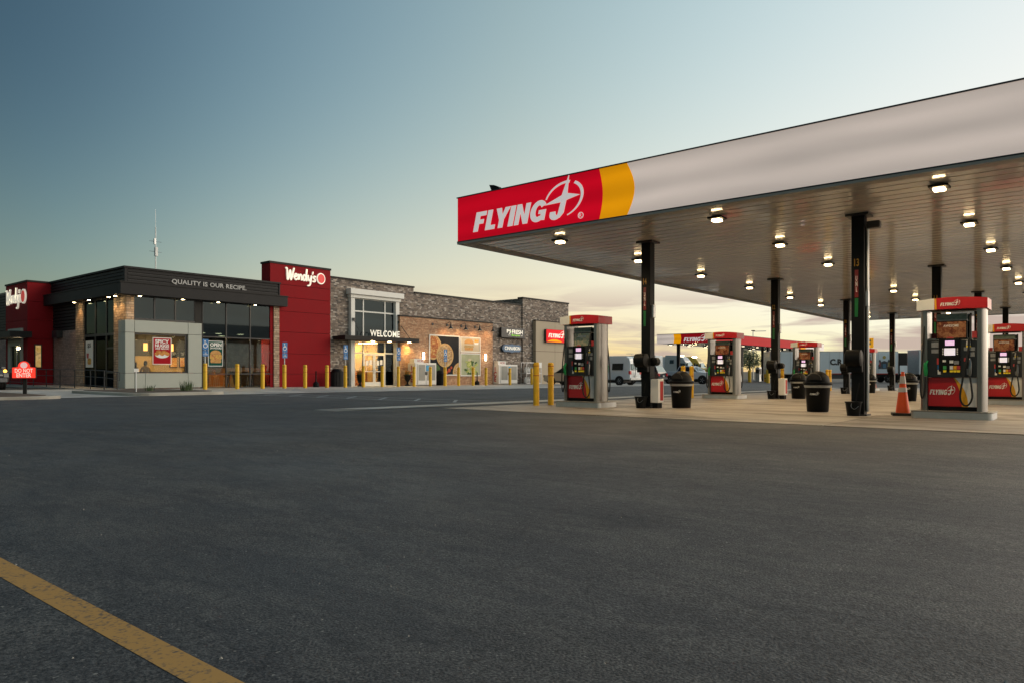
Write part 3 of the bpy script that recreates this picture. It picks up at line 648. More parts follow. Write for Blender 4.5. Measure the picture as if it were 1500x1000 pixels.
    for s in (-1, 1):
        so = sorted(yr, reverse=(s < 0))
        ys = [.64-.33*k/6 for k in range(7)]; ys = ys if s < 0 else [-y for y in ys]
        MB().ext([(s*.357, y, top(y)) for y in ys]+[(s*.357, y, bot(y)) for y in reversed(ys)], (s*.006, 0, 0)).build('white_end', 'white_paint', v)
        y2 = [.31, .30, .29, .275, .265]; y2 = y2 if s < 0 else [-y for y in y2]
        MB().ext([(s*.357, y2[0], top(.3)), (s*.357, y2[1], bot(.3)), (s*.357, y2[4], bot(.3)), (s*.357, y2[3], top(.3))], (s*.007, 0, 0)).build('yellow_band', 'logo_yellow', v)
        f = (lambda u, w_, th: (-.358-th, .20-u, 2.365+w_)) if s < 0 else (lambda u, w_, th: (.358+th, -.20+u, 2.365+w_))
        logo_into(MB(), f, .36, .135, .004).build('logo', 'letter_white', v)
    B(-.25, .25, -.40, .40, 2.268, 2.284).build('under_panel', 'black_plastic', v)
    return t
def rrect(x0, x1, y0, y1, r, n=5):
    p = []
    for cx, cy, a in ((x1-r, y1-r, 0), (x0+r, y1-r, 90), (x0+r, y0+r, 180), (x1-r, y0+r, 270)): p += arc(cx, cy, r, a, a+90, n)
    return p
def make_island(loc, label):
    t = local('pump_island', label, 'kerb', loc, 'steel-edged pump islands')
    ro = rrect(-.50, .50, -.74, .74, .12)
    MB().ext([(a, b, -.03) for a, b in ro], (0, 0, .175)).build('steel_edge', 'galvanized', t, True)
    ri = rrect(-.485, .485, -.725, .725, .11)
    MB().ext([(a, b, .1) for a, b in ri], (0, 0, .06)).build('concrete_top', 'kerb', t)
    ri = rrect(-.512, .512, -.752, .752, .125)
    MB().ext([(a, b, .136) for a, b in ri], (0, 0, .016)).build('lip', 'steel', t)
PUMPS = [(16.85, 11.05, '14', 'nearest fuel pump of the left row, beside the two front bollards', 'ad_green'),
         (26.65, 11.08, '12', 'second fuel pump of the left row, in front of the silver pickup', 'ad_food'),
         (36.75, 11.05, '10', 'third fuel pump of the left row, behind the two black trash cans', 'ad_food'),
         (47.2, 10.75, '8', 'farthest fuel pump of the left row, mostly hidden by a black column', 'ad_food'),
         (17.8, 2.30, '11', 'large fuel pump in the right foreground beside the orange traffic cone', 'ad_food'),
         (27.6, 2.15, '13', 'fuel pump at the right edge behind the large foreground pump', 'ad_food')]
for (x, y, n_, lab, ad) in PUMPS:
    make_island((x, y, gz(x)+.012), 'low steel-edged island under the '+lab.split(',')[0].split(' beside')[0].split(' behind')[0]+(' at the far right' if x > 27.3 and y < 5 else ''))
    make_pump((x, y, gz(x)+.012), n_, lab, ad)

# ------------------------------------------------------------------ bollards
def bollard_proto(h, r, bands, label, loc, group):
    t = local('bollard', label, 'bollard', loc, group)
    MB().lathe([(r, -.05), (r, h-.05), (r*.93, h-.02), (r*.7, h), (0.01, h+.003)], n=20).build('sleeve', 'bollard_yellow', t, True)
    for z in bands: MB().lathe([(r+.0015, z), (r+.003, z+.002), (r+.003, z+.018), (r+.0015, z+.02)], n=20).build('band', 'red_tape', t, True)
    return t
GB = 'yellow bollards by the pumps'
nb = bollard_proto(1.25, .088, (.86, 1.14), 'left one of the two big yellow bollards before the nearest pump', (16.45, 12.5, gz(16.5)+.01), GB)
for (x, y, l) in ((17.1, 12.45, 'right one of the two big yellow bollards before the nearest pump'), (25.7, 12.35, 'left yellow bollard before the second pump, behind a trash can'), (26.35, 12.3, 'right yellow bollard before the second pump'),
                  (36.0, 12.2, 'left yellow bollard of the pair before the third pump of the left row'), (36.7, 12.2, 'right yellow bollard of the pair before the third pump of the left row'),
                  (44.2, 12.1, 'left yellow bollard of the pair before the farthest pump'), (44.8, 12.1, 'right yellow bollard of the pair before the farthest pump')):
    copy_tree(nb, (x, y, gz(x)+.01), l)
BXS = [19.99, 21.92, 23.55, 25.03, 26.51, 28.16, 29.62, 31.13, 32.79, 34.28, 35.8, 37.45, 39.01, 40.51, 42.2, 43.76, 46.84, 49.89]
sb = None
for i, x in enumerate(BXS):
    lab = '%s yellow bollard from the left along the store front' % ORD[i]
    if sb is None: sb = bollard_proto(1.45, .115, (.98, 1.32), lab, (x, 38.4, gz(x)+.012), 'yellow bollards along the store front')
    else: copy_tree(sb, (x, 38.4, gz(x)+.012), lab)
# parking signs rising from five of the bollards
def wheel_symbol():
    P = [arc(0, .30, .045, 0, 340, 10)]
    P += stroke([(0, .24), (.0, .10), (.13, .10), (.18, -.05)], .05, 3) + stroke([(.0, .18), (.11, .18)], .04, 2)
    for k in range(12):
        a = 110+k*20; P.append([arc(.02, 0, .15, a, a, 1)[0], arc(.02, 0, .15, a+20, a+20, 1)[0], arc(.02, 0, .11, a+20, a+20, 1)[0], arc(.02, 0, .11, a, a, 1)[0]])
    return P
WS = wheel_symbol()
for i, w in ((0, 'grey-framed restaurant window'), (3, 'red wall panel'), (6, 'left side of the store entrance'), (9, 'right side of the store entrance'), (12, 'pizza poster')):
    x = BXS[i]; g = gz(x)
    t = thing('parking_sign', 'blue accessible parking sign on the bollard before the '+w, 'sign', (x, 38.4, g+1.45), 'blue accessible parking signs')
    MB().tube([(x, 38.4, g+1.44), (x, 38.4, g+2.75)], .03, 8).build('pole', 'galvanized', t)
    p = B(x-.17, x+.17, 38.345, 38.365, g+2.20, g+2.80).build('upper_plate', 'blue_sign', t)
    MB().flat([[(a*.85, b*.85) for a, b in q] for q in WS], yface(x-.03, 38.344, g+2.44), .003).build('wheelchair_symbol', 'white_paint', p)
    p = B(x-.17, x+.17, 38.345, 38.365, g+1.86, g+2.16).build('lower_plate', 'blue_sign', t)
    text_into(MB(), 'VAN\nACCESSIBLE', yface(x-.13, 38.344, g+1.93), .26, .15, .003, .01).build('lettering', 'white_paint', p)

# ------------------------------------------------------------------ cans, cones, column equipment
mat('bag', (.45, .45, .43), .35, 0, .2, 9)
def make_can(loc, label):
    t = local('trash_can', label, 'trash can', loc, 'black trash cans under the fuel canopy')
    MB().lathe([(.235, 0), (.25, .02), (.295, .70), (.30, .71)], n=28).build('bin', 'black_plastic', t, True)
    MB().lathe([(.30, .66), (.335, .665), (.345, .70), (.34, .735), (.30, .74)], n=28).build('rim', 'black_plastic', t, True)
    b = MB(); b.lathe([(.303, .60+.0), (.312, .62), (.318, .655), (.31, .66)], n=28).build('bag_edge', 'bag', t, True)
    # dome with a swing opening facing the lot
    dome = []
    for k in range(9): a = k/8*math.pi/2; dome.append((max(.012, .285*math.cos(a)), .74+.27*math.sin(a)))
    MB().lathe([(.31, .735)]+dome, n=28).build('dome_lid', 'black_plastic', t, True)
    MB().ext([(-.31+.22*max(0, v-.1), u, .79+v*.7) for u, v in arc(0, 0, .17, 0, 180, 10, .22)], (.03, 0, 0)).build('swing_door', 'charcoal', t)
    f = lambda u, v, w: (-.283*math.cos((u-.11)/.28)-w*1.0-.004, -(u-.11)*.98 , .42+v)
    logo_into(MB(), f, .22, .085, .004).build('logo', 'letter_white', t)
    return t
CANS = [(18.1, 8.75, 'black domed trash can beside the nearest column of the left row'), (28.5, 8.85, 'black domed trash can beside the second column, left of the big can'),
        (18.55, 5.30, 'largest black domed trash can, in the middle under the canopy'), (40.6, 9.0, 'small distant black trash can half hidden behind the front right-row column'), (28.7, 5.1, 'black trash can behind the large orange traffic cone')]
c0 = None
for (x, y, l) in CANS:
    if c0 is None: c0 = make_can((x, y, gz(x)+.012), l)
    else: copy_tree(c0, (x, y, gz(x)+.012), l)
def make_cone(loc, label, s=1.0, rz=.3):
    t = local('traffic_cone', label, 'traffic cone', loc, 'orange traffic cones', rz)
    MB().ext([(a, b, 0) for a, b in rrect(-.21*s, .21*s, -.21*s, .21*s, .05)], (0, 0, .06*s)).build('base', 'rubber', t, bevel=.01)
    H_ = .93*s; rr = lambda z: .145*s+(.03*s-.145*s)*(z/H_)
    MB().lathe([(rr(.06*s), .06*s), (rr(H_), H_), (.02*s, H_+.004)], n=24).build('cone', 'orange_cone', t, True)
    for a, b in ((.50, .60), (.68, .84)): MB().lathe([(rr(a*s)+.001, a*s), (rr(a*s)+.004, a*s+.001), (rr(b*s)+.004, b*s-.001), (rr(b*s)+.001, b*s)], n=24).build('reflective_band', 'reflective', t, True)
make_cone((18.05, 3.32, gz(18)+.012), 'large orange traffic cone with two grey bands next to the foreground pump', 1.06)
make_cone((47.6, 10.3, gz(47.6)+.012), 'small distant orange traffic cone beyond the front columns', 1.0)
def service_unit(cx, cy, side_x, label, white):
    g = gz(cx)
    t = thing('towel_dispenser', 'round black paper towel and squeegee dispenser on the '+label, 'dispenser', (cx, cy, g+1.1), 'dispensers strapped to the canopy columns')
    MB().lathe([(.14, -.17), (.185, -.15), (.19, 0), (.185, .15), (.14, .17)], (cx-.30, cy+.04, g+1.30), 20, 'y').build('drum', 'black_plastic', t, True)
    B(cx-.27, cx-.13, cy-.12, cy+.2, g+.98, g+1.30).build('lower_box', 'black_plastic', t, bevel=.02)
    if white: MB().lathe([(.08, -.12), (.115, -.10), (.115, .10), (.08, .12)], (cx+.03, cy-.20, g+1.27), 18, 'x').build('side_drum', 'black_plastic', t, True)
    b = thing('squeegee_bucket', 'black squeegee bucket standing at the foot of the '+label, 'bucket', (cx-.2, cy, g), 'black buckets at the column feet')
    MB().lathe([(.13, .012), (.165, .30), (.18, .31), (.18, .33), (.15, .33)], (cx-.30, cy+.05, g), 18).build('pail', 'black_plastic', b, True)
    MB().tube(catmull([(cx-.46, cy+.05, g+.30), (cx-.48, cy+.05, g+.22), (cx-.50, cy-.02, g+.17), (cx-.46, cy-.1, g+.24)], 4), .006, 5).build('wire_handle', 'steel', b)
    MB().tube([(cx-.28, cy+.02, g+.2), (cx-.20, cy-.05, g+.75)], .012, 6).build('squeegee_handle', 'black_plastic', b)
    if white:
        w = thing('white_cabinet', 'narrow white cabinet standing against the '+label, 'cabinet', (cx-.05, cy-.3, g), 'white cabinets at the columns')
        B(cx-.16, cx+.16, cy-.40, cy-.16, g+.16, g+.80).build('case', 'white_paint', w, bevel=.012)
        B(cx-.06, cx+.10, cy-.407, cy-.402, g+.22, g+.74).build('red_insert', 'sticker_red', w)
        B(cx-.12, cx+.12, cy-.36, cy-.20, g+.014, g+.158).build('foot', 'black_plastic', w)
for (x, y), lab, w in zip(COLS, ['nearest left-row column', 'second left-row column', 'third left-row column', 'farthest left-row column', 'front right-row column', 'second right-row column'], (True, True, False, False, False, False)):
    service_unit(x, y, 0, lab, w)

# ------------------------------------------------------------------ the store
Y0 = 42.0
st = thing('store_building', 'long stone and brick convenience store with stepped parapet and white entrance surround', 'store', (45, Y0, 0))
ZB = -.5
w = MB()
w.box(31.05, 32.75, Y0, Y0+.4, ZB, 7.62); w.box(32.75, 37.3, Y0, Y0+.4, 6.30, 7.62); w.box(37.3, 39.1, Y0, Y0+.4, ZB, 7.62)
w.box(39.1, 53.0, Y0, Y0+.4, ZB, 7.2); w.box(53.0, 60.6, Y0-.12, Y0+.4, ZB, 7.88)
w.box(60.2, 60.6, Y0+.4, 66, ZB, 7.88); w.box(31.05, 60.2, 65.6, 66, ZB, 7.2); w.box(53.0, 53.3, Y0+.4, 46, 7.1, 7.88); w.box(38.8, 39.1, Y0+.4, 46, 7.1, 7.62)
w.build('stone_wall', 'ledgestone', st)
B(31.05, 60.2, Y0+.4, 65.6, 6.6, 6.7).build('roof', 'deck', st)
for (a, b, z, yy) in ((31.05, 39.16, 7.62, Y0), (39.16, 52.94, 7.2, Y0), (52.94, 60.66, 7.88, Y0-.12)): B(a, b, yy-.06, Y0+.46, z, z+.13).build('coping', 'charcoal', st)
B(37.2, 48.2, 41.5, 41.998, ZB, 5.24).build('brick_wall', 'tan_brick', st)
B(37.15, 48.25, 41.44, 42.0, 5.24, 5.34).build('brick_cap', 'charcoal', st)
B(54.62, 60.58, 41.56, 41.87, ZB, 5.84).build('panel_backing', 'dark_joint', st)
for (a, b) in ((54.6, 57.69), (57.72, 60.6)):
    for (c, d) in ((ZB, 2.93), (2.96, 5.84)): B(a, b, 41.5, 41.555, c, d).build('tan_panel', 'tan_panel', st)
for (c, d) in ((ZB, 2.93), (2.96, 5.84)): B(54.56, 54.597, 41.5, 41.875, c, d).build('return_panel', 'tan_panel', st)
B(54.54, 60.64, 41.46, 41.875, 5.842, 5.93).build('panel_cap', 'charcoal', st)
# entrance surround
for (a, b) in ((32.70, 33.06), (36.98, 37.36)): B(a, b, 41.72, 42.1, ZB, 6.33).build('pilaster', 'white_frame', st, bevel=.015)
B(32.62, 37.46, 41.64, 42.05, 6.335, 6.58).build('cornice', 'white_frame', st, bevel=.02)
B(32.48, 37.62, 41.46, 42.05, 6.583, 6.98).build('cornice', 'white_frame', st, bevel=.02)
# upper windows: three columns, two rows
cols = (33.06, 33.97, 36.05, 36.98); rows = (3.42, 5.40, 6.33)
for a, b in zip(cols, cols[1:]):
    for c, d in zip(rows, rows[1:]):
        f = MB(); f.box(a+.002, a+.05, 41.9, 42.0, c, d); f.box(b-.05, b-.002, 41.9, 42.0, c, d); f.box(a+.05, b-.05, 41.9, 42.0, c+.002, c+.05); f.box(a+.05, b-.05, 41.9, 42.0, d-.05, d-.002)
        fo = f.build('window', 'white_frame', st); B(a+.05, b-.05, 41.95, 41.962, c+.05, d-.05).build('pane', 'smoked_glass', fo)
# transoms, sidelights and the double door
for (a, b, c, d) in ((33.06, 33.97, 2.36, 3.2), (33.97, 36.05, 2.36, 3.2), (36.05, 36.98, 2.36, 3.2), (33.06, 33.97, -.1, 2.36), (36.05, 36.98, -.1, 2.36)):
    f = MB(); k = .045; f.box(a+.002, a+k, 41.9, 42.0, c, d); f.box(b-k, b-.002, 41.9, 42.0, c, d); f.box(a+k, b-k, 41.9, 42.0, c+.002, c+k); f.box(a+k, b-k, 41.9, 42.0, d-k, d-.002)
    fo = f.build('window', 'white_frame', st); B(a+k, b-k, 41.95, 41.962, c+k, d-k).build('pane', 'glass', fo)
for (a, b, hx) in ((34.0, 35.0, 34.9), (35.02, 36.02, 35.1)):
    f = MB(); k = .11; f.box(a, a+k, 41.9, 41.96, -.08, 2.33); f.box(b-k, b, 41.9, 41.96, -.08, 2.33); f.box(a+k, b-k, 41.9, 41.96, -.08, .22); f.box(a+k, b-k, 41.9, 41.96, 2.2, 2.33); f.box(a+k, b-k, 41.9, 41.96, .98, 1.03)
    fo = f.build('door', 'white_frame', st)
    B(a+k, b-k, 41.925, 41.935, .22, .98).build('pane', 'glass', fo); B(a+k, b-k, 41.925, 41.935, 1.03, 2.2).build('pane', 'glass', fo)
    MB().tube([(hx, 41.9, .85), (hx, 41.83, .88), (hx, 41.83, 1.22), (hx, 41.9, 1.25)], .016, 6).build('handle', 'steel', fo)
    for q in ((a+.22, 1.45), (a+.55, 1.5)): B(q[0], q[0]+.24, 41.915, 41.921, q[1], q[1]+.36).build('notice', 'white_paint', fo)
# lobby behind the glass
mat('lobby_wall', (.62, .47, .26), .7, 0, .1, 1); mat('lobby_wood', (.30, .12, .035), .5, 0, .2, 3, stretch=(1, 1, .2)); mat('lobby_floor', (.32, .25, .18), .35)
B(32.75, 37.3, 42.4, 48.6, -.14, -.085).build('lobby_floor', 'lobby_floor', st)
w = MB(); w.box(32.76, 32.86, 42.0, 48.6, -.1, 3.3); w.box(37.2, 37.3, 42.0, 48.6, -.1, 3.3); w.box(32.86, 37.2, 48.5, 48.6, -.1, 3.3); w.box(32.86, 37.2, 42.05, 48.5, 3.22, 3.3); w.build('lobby_wall', 'lobby_wall', st)
B(35.3, 37.19, 45.4, 45.5, -.08, 1.05).build('wainscot', 'lobby_wood', st); B(35.3, 37.19, 45.42, 45.5, 1.052, 3.2).build('lobby_partition', 'lobby_wall', st)
for (x, y) in ((34.0, 43.6), (36.2, 43.6), (34.0, 46.6), (36.2, 44.6)): B(x-.3, x+.3, y-.3, y+.3, 3.17, 3.21).build('ceiling_light', mat('lamp_lobby', (1, .85, .6), .4, emit=80, ecol=(1, .62, .22)), st)
sh = thing('merchandise_shelf', 'white shelf of colourful goods seen through the entrance glass', 'shelf', (33.4, 46, -.08))
for z in (.35, .8, 1.25, 1.7): B(32.95, 34.6, 46.6, 47.2, z-.08, z-.04).build('shelf_board', 'white_paint', sh)
B(32.9, 34.65, 47.2, 47.26, -.08, 2.0).build('back_board', 'white_paint', sh)
for q, z in enumerate((.31, .76, 1.21, 1.66)):
    for k in range(7):
        a = 33.0+k*.225; B(a, a+.18, 46.65, 46.95, z, z+random.uniform(.2, .34)).build('package', mat('goods%d' % ((q*3+k) % 5), ((.5, .08, .04), (.1, .25, .12), (.6, .45, .12), (.1, .12, .3), (.5, .5, .45))[(q*3+k) % 5], .5), sh)
B(34.25, 34.75, 44.6, 44.63, .9, 1.9).build('green_poster', mat('poster_green', (.02, .16, .09), .5), sh)
# awning with tie rods
aw = B(31.3, 38.4, 40.6, 41.45, 3.22, 3.52).build('awning', 'charcoal', st, bevel=.01)
B(31.3, 37.15, 41.45, 41.99, 3.24, 3.50).build('awning_back', 'charcoal', aw)
for (x, xe) in ((33.0, 32.9), (37.6, 37.25)):
    MB().tube([(x, 40.8, 3.52), (xe, 41.7, 4.75)], .022, 6).build('tie_rod', 'black_metal', aw)
    B(xe-.09, xe+.09, 41.60, 41.715, 4.66, 4.86).build('rod_anchor', 'black_metal', aw)
text_into(MB(), 'WELCOME', yface(33.54, 40.66, 3.525), 2.85, .47, .05, .02, 0, 1.05).build('lettering', 'lit_white', aw)
for (x, y) in ((34.2, 41.1), (35.8, 41.1)): B(x-.1, x+.1, y-.1, y+.1, 3.2, 3.225).build('downlight', 'lamp_warm', aw)
B(37.75, 37.95, 41.05, 41.25, 3.2, 3.225).build('downlight', 'lamp_warm', aw)
for (x, p_) in ((34.2, 60), (35.8, 60), (37.85, 170)):
    l_ = bpy.data.lights.new('awning_lamp', 'SPOT'); l_.energy = p_; l_.spot_size = R(150); l_.spot_blend = .8; l_.color = (1, .60, .16); l_.shadow_soft_size = .08
    lo = bpy.data.objects.new('awning_lamp', l_); COL.objects.link(lo); lo.parent = aw; lo.location = (x-45, 41.15-Y0, 3.17)

# ------------------------------------------------------------------ signs and lamps on the store
def framed(name, label, x0, x1, z0, z1, y, bgm):
    t = thing(name, label, 'poster', ((x0+x1)/2, y, z0), 'framed food posters on the brick wall')
    k = .09; f = MB(); f.box(x0, x1, y-.06, y, z0, z0+k); f.box(x0, x1, y-.06, y, z1-k, z1); f.box(x0, x0+k, y-.06, y, z0+k, z1-k); f.box(x1-k, x1, y-.06, y, z0+k, z1-k); f.build('frame', 'white_frame', t)
    B(x0+k, x1-k, y-.03, y, z0+k, z1-k).build('print', bgm, t); return t
mat('slate', (.024, .026, .030), .8, 0, .25, 1.5, spec=.1); mat('cream', (.55, .48, .36), .8, 0, .12, 2, spec=.1); mat('sage', (.38, .41, .28), .8, 0, .2, 2, spec=.1)
blotch('pizza', [(.16, .03, .01), (.52, .20, .05), (.34, .06, .02), (.70, .42, .14), (.12, .04, .02)], 6)
blotch('crust', [(.40, .22, .07), (.60, .40, .17), (.48, .28, .10)], 5)
blotch('mush', [(.14, .08, .03), (.55, .38, .17), (.24, .12, .05), (.66, .52, .30), (.10, .08, .03)], 7)
blotch('salad', [(.05, .11, .015), (.34, .42, .08), (.58, .58, .24), (.18, .28, .04), (.60, .36, .14)], 6)
blotch('bun', [(.50, .24, .07), (.60, .33, .11), (.44, .19, .05)], 5); blotch('filling', [(.30, .10, .04), (.5, .36, .16), (.2, .22, .06)], 11)
blotch('herb', [(.02, .05, .015), (.06, .13, .03), (.03, .07, .02)], 8); blotch('tomato', [(.35, .04, .02), (.5, .08, .03)], 8)
def clip_poly(p, x0, x1, z0, z1): return [(min(max(a, x0), x1), min(max(b, z0), z1)) for a, b in p]
YP = 41.44
t = framed('pizza_poster', 'large framed poster of two pizzas on dark slate', 40.3, 43.86, .66, 3.96, YP+.055, 'slate')
def pic(t, name, m, pts, lim, th): MB().flat([clip_poly(pts, *lim)], yface(0, YP+.024, 0), th).build(name, m, t)
lim = (40.4, 43.76, .76, 3.86)
pic(t, 'pizza', 'crust', arc(40.72, 2.95, 1.0, 0, 350, 40, 1.0), lim, .006); pic(t, 'topping', 'pizza', arc(40.72, 2.95, .86, 0, 350, 40), lim, .011)
pic(t, 'herbs', 'herb', arc(40.8, 1.15, .75, 0, 350, 24, .5), lim, .004)
pic(t, 'pizza', 'crust', arc(42.1, 2.32, 1.0, 0, 350, 44, .98), lim, .016); pic(t, 'topping', 'mush', arc(42.1, 2.32, .86, 0, 350, 44, .84), lim, .021)
pic(t, 'pizza', 'crust', arc(43.9, .9, .85, 0, 350, 44, .85), lim, .010); pic(t, 'topping', 'mush', arc(43.9, .9, .70, 0, 350, 44, .70), lim, .015)
for (x, z, r) in ((42.6, 1.1, .16), (42.35, .95, .13), (42.85, 1.32, .12)): pic(t, 'tomato', 'tomato', arc(x, z, r, 0, 340, 14), lim, .018)
t = framed('sandwich_poster', 'small framed poster of a chicken sandwich and fries', 43.95, 46.5, 2.62, 3.92, YP+.055, 'cream')
lim = (44.04, 46.41, 2.72, 3.83)
pic(t, 'bottom_bun', 'bun', rrect(44.5, 45.55, 2.80, 3.05, .1), lim, .006); pic(t, 'filling', 'filling', rrect(44.44, 45.62, 3.02, 3.22, .08), lim, .010)
pic(t, 'middle_bun', 'cream', rrect(44.5, 45.55, 3.18, 3.36, .06), lim, .006); pic(t, 'top_bun', 'bun', [(44.48, 3.34), (45.58, 3.34)]+arc(45.03, 3.45, .56, 0, 180, 14, .3), lim, .014)
pic(t, 'fries_box', 'white_paint', [(45.75, 3.3), (46.2, 3.3), (46.26, 3.5), (45.7, 3.5)], lim, .008)
for k in range(7): pic(t, 'fry', 'logo_yellow', [(45.72+k*.075, 3.48), (45.77+k*.075, 3.48), (45.79+k*.08, 3.66+.06*((k*3) % 4)/3), (45.72+k*.08, 3.66+.06*((k*3) % 4)/3)], lim, .012)
t = framed('salad_poster', 'framed poster of a green salad below the sandwich poster', 43.95, 46.5, .60, 2.56, YP+.055, 'sage')
lim = (44.04, 46.41, .70, 2.46)
random.seed(3)
for k in range(46):
    a = random.uniform(0, 6.28); r = random.uniform(0, .82)**.8; cx, cz = 45.3+r*math.cos(a), 1.45+r*.8*math.sin(a); q = random.uniform(.10, .24); ph = random.uniform(0, 180)
    leaf = [(cx+q*math.cos(R(b))*math.cos(R(ph))-q*.55*math.sin(R(b))*math.sin(R(ph)), cz+q*math.cos(R(b))*math.sin(R(ph))+q*.55*math.sin(R(b))*math.cos(R(ph))) for b in range(0, 360, 45)]
    pic(t, 'salad_leaf', ('salad', 'salad', 'herb', 'cream', 'bun')[k % 5 if k % 5 < 3 or k % 3 == 0 else 0], leaf, lim, .006+.0004*k)
random.seed(11)
# gooseneck lamps
mat('lamp_soft_dim', (1, .85, .6), .4, emit=.8, ecol=(1, .76, .42))
for k, (xm, xl) in enumerate(((40.7, 42.0), (42.38, 43.8), (44.1, 45.55), (45.85, 47.3))):
    t = thing('gooseneck_lamp', '%s black gooseneck lamp from the left above the food posters' % ORD[k], 'lamp', (xm, 41.49, 4.8), 'gooseneck lamps above the posters')
    MB().lathe([(.10, 0), (.10, .05)], (xm, 41.448, 4.80), 14, 'y').build('wall_plate', 'black_metal', t, True)
    MB().tube(catmull([(xm, 41.46, 4.80), (xm+.5, 41.2, 4.80), (xm+1.0, 40.95, 4.83), (xl-.05, 40.75, 5.0), (xl+.02, 40.70, 4.86)], 5), .02, 6).build('arm', 'black_metal', t, True)
    MB().lathe([(.20, 4.46), (.19, 4.5), (.10, 4.60), (.055, 4.68), (.05, 4.86)], (xl+.02, 40.70, 0), 18).build('shade', 'black_metal', t, True)
    MB().lathe([(.09, 4.453), (.09, 4.458)], (xl+.02, 40.70, 0), 12).build('bulb', 'lamp_soft_dim', t)
    l_ = bpy.data.lights.new('gooseneck_glow', 'SPOT'); l_.energy = 75; l_.spot_size = R(150); l_.spot_blend = .8; l_.color = (1, .62, .30); l_.shadow_soft_size = .08
    lo = bpy.data.objects.new('gooseneck_glow', l_); COL.objects.link(lo); lo.parent = t; lo.location = (xl+.02-xm, 40.70-41.49, 4.43-4.8); lo.rotation_euler = (R(35), 0, 0)
for x, l in ((39.6, 'left'), (47.1, 'right')):
    t = thing('wall_sconce', 'lit white wall sconce on the brick %s of the food posters' % l, 'lamp', (x, 41.49, 1.95), 'wall sconces on the brick')
    B(x-.10, x+.10, 41.46, 41.497, 1.90, 2.56).build('back_plate', 'charcoal', t)
    MB().lathe([(.085, 1.95), (.085, 2.5)], (x, 41.375, 0), 16).build('glass_tube', mat('sconce', (1, .9, .75), .4, emit=14, ecol=(1, .78, .5)), t, True)
# wall signs
t = thing('wall_sign', 'black wall sign with white PJ FRESH lettering', 'sign', (51.3, Y0, 4.1))
B(49.55, 53.0, 41.62, 41.875, 4.06, 4.98).build('cabinet', 'black_metal', t, bevel=.03)
text_into(MB(), 'PJ', yface(50.3, 41.618, 4.42), .55, .40, .012, .03).build('lettering', 'lit_white', t)
text_into(MB(), 'FRESH', yface(51.05, 41.618, 4.42), 1.60, .40, .012, .03).build('lettering', 'lit_white', t)
MB().flat([arc(50.95, 4.62, .05, 0, 330, 8)], yface(0, 41.618, 0), .012).build('dot', mat('lit_green', (.25, .6, .05), .4, emit=.7, ecol=(.35, .8, .08)), t)
text_into(MB(), 'Marketplace', yface(51.0, 41.618, 4.20), 1.25, .19, .012, .015, .25).build('script', 'lit_green', t)
for (a, b) in ((50.5, 50.9), (52.35, 52.65)): MB().flat([[(a, 4.28), (b, 4.28), (b, 4.31), (a, 4.31)]], yface(0, 41.618, 0), .012).build('rule', 'lit_white', t)
t = thing('wall_sign', 'blue scalloped wall sign with white CINNABON lettering', 'sign', (51.3, Y0, 2.8))
pl = [(50.2, 2.78), (51.0, 2.78), (51.3, 2.70), (51.6, 2.78), (52.4, 2.78), (52.6, 2.9), (52.75, 3.12), (52.6, 3.36), (52.4, 3.48), (51.6, 3.48), (51.3, 3.56), (51.0, 3.48), (50.2, 3.48), (50.0, 3.36), (49.85, 3.12), (50.0, 2.9)]
MB().flat([pl], yface(0, Y0-.001, 0), .2).build('cabinet', mat('navy', (.012, .05, .11), .35), t)
MB().flat([[((a-51.3)*.93+51.3, (b-3.13)*.88+3.13) for a, b in pl]], yface(0, Y0-.202, 0), .01).build('face', mat('navy_face', (.02, .09, .19), .35, emit=.12), t)
text_into(MB(), 'CINNABON', yface(50.22, Y0-.213, 2.98), 2.25, .32, .012, .02).build('lettering', 'lit_white', t)
t = thing('wall_sign', 'red wall sign with white FLYING J logo and yellow swoosh', 'sign', (57.7, 41.5, 3.8))
MB().flat([rrect(55.9, 59.5, 3.82, 5.1, .12)], yface(0, 41.49, 0), .22).build('cabinet', 'black_metal', t)
MB().flat([rrect(55.93, 59.47, 3.85, 5.07, .11)], yface(0, 41.268, 0), .02).build('face', 'sign_red_lit', t)
logo_into(MB(), yface(56.25, 41.246, 4.30), 2.95, .80, .012).build('logo', 'lit_white', t)
MB().flat([[(56.05, 3.89), (58.6, 3.89)]+[(58.6-2.55*k/12, 3.90+.24*math.sin(math.pi*(k/12)*.95+.05)) for k in range(1, 12)]], yface(0, 41.246, 0), .012).build('swoosh', 'fascia_yellow', t)

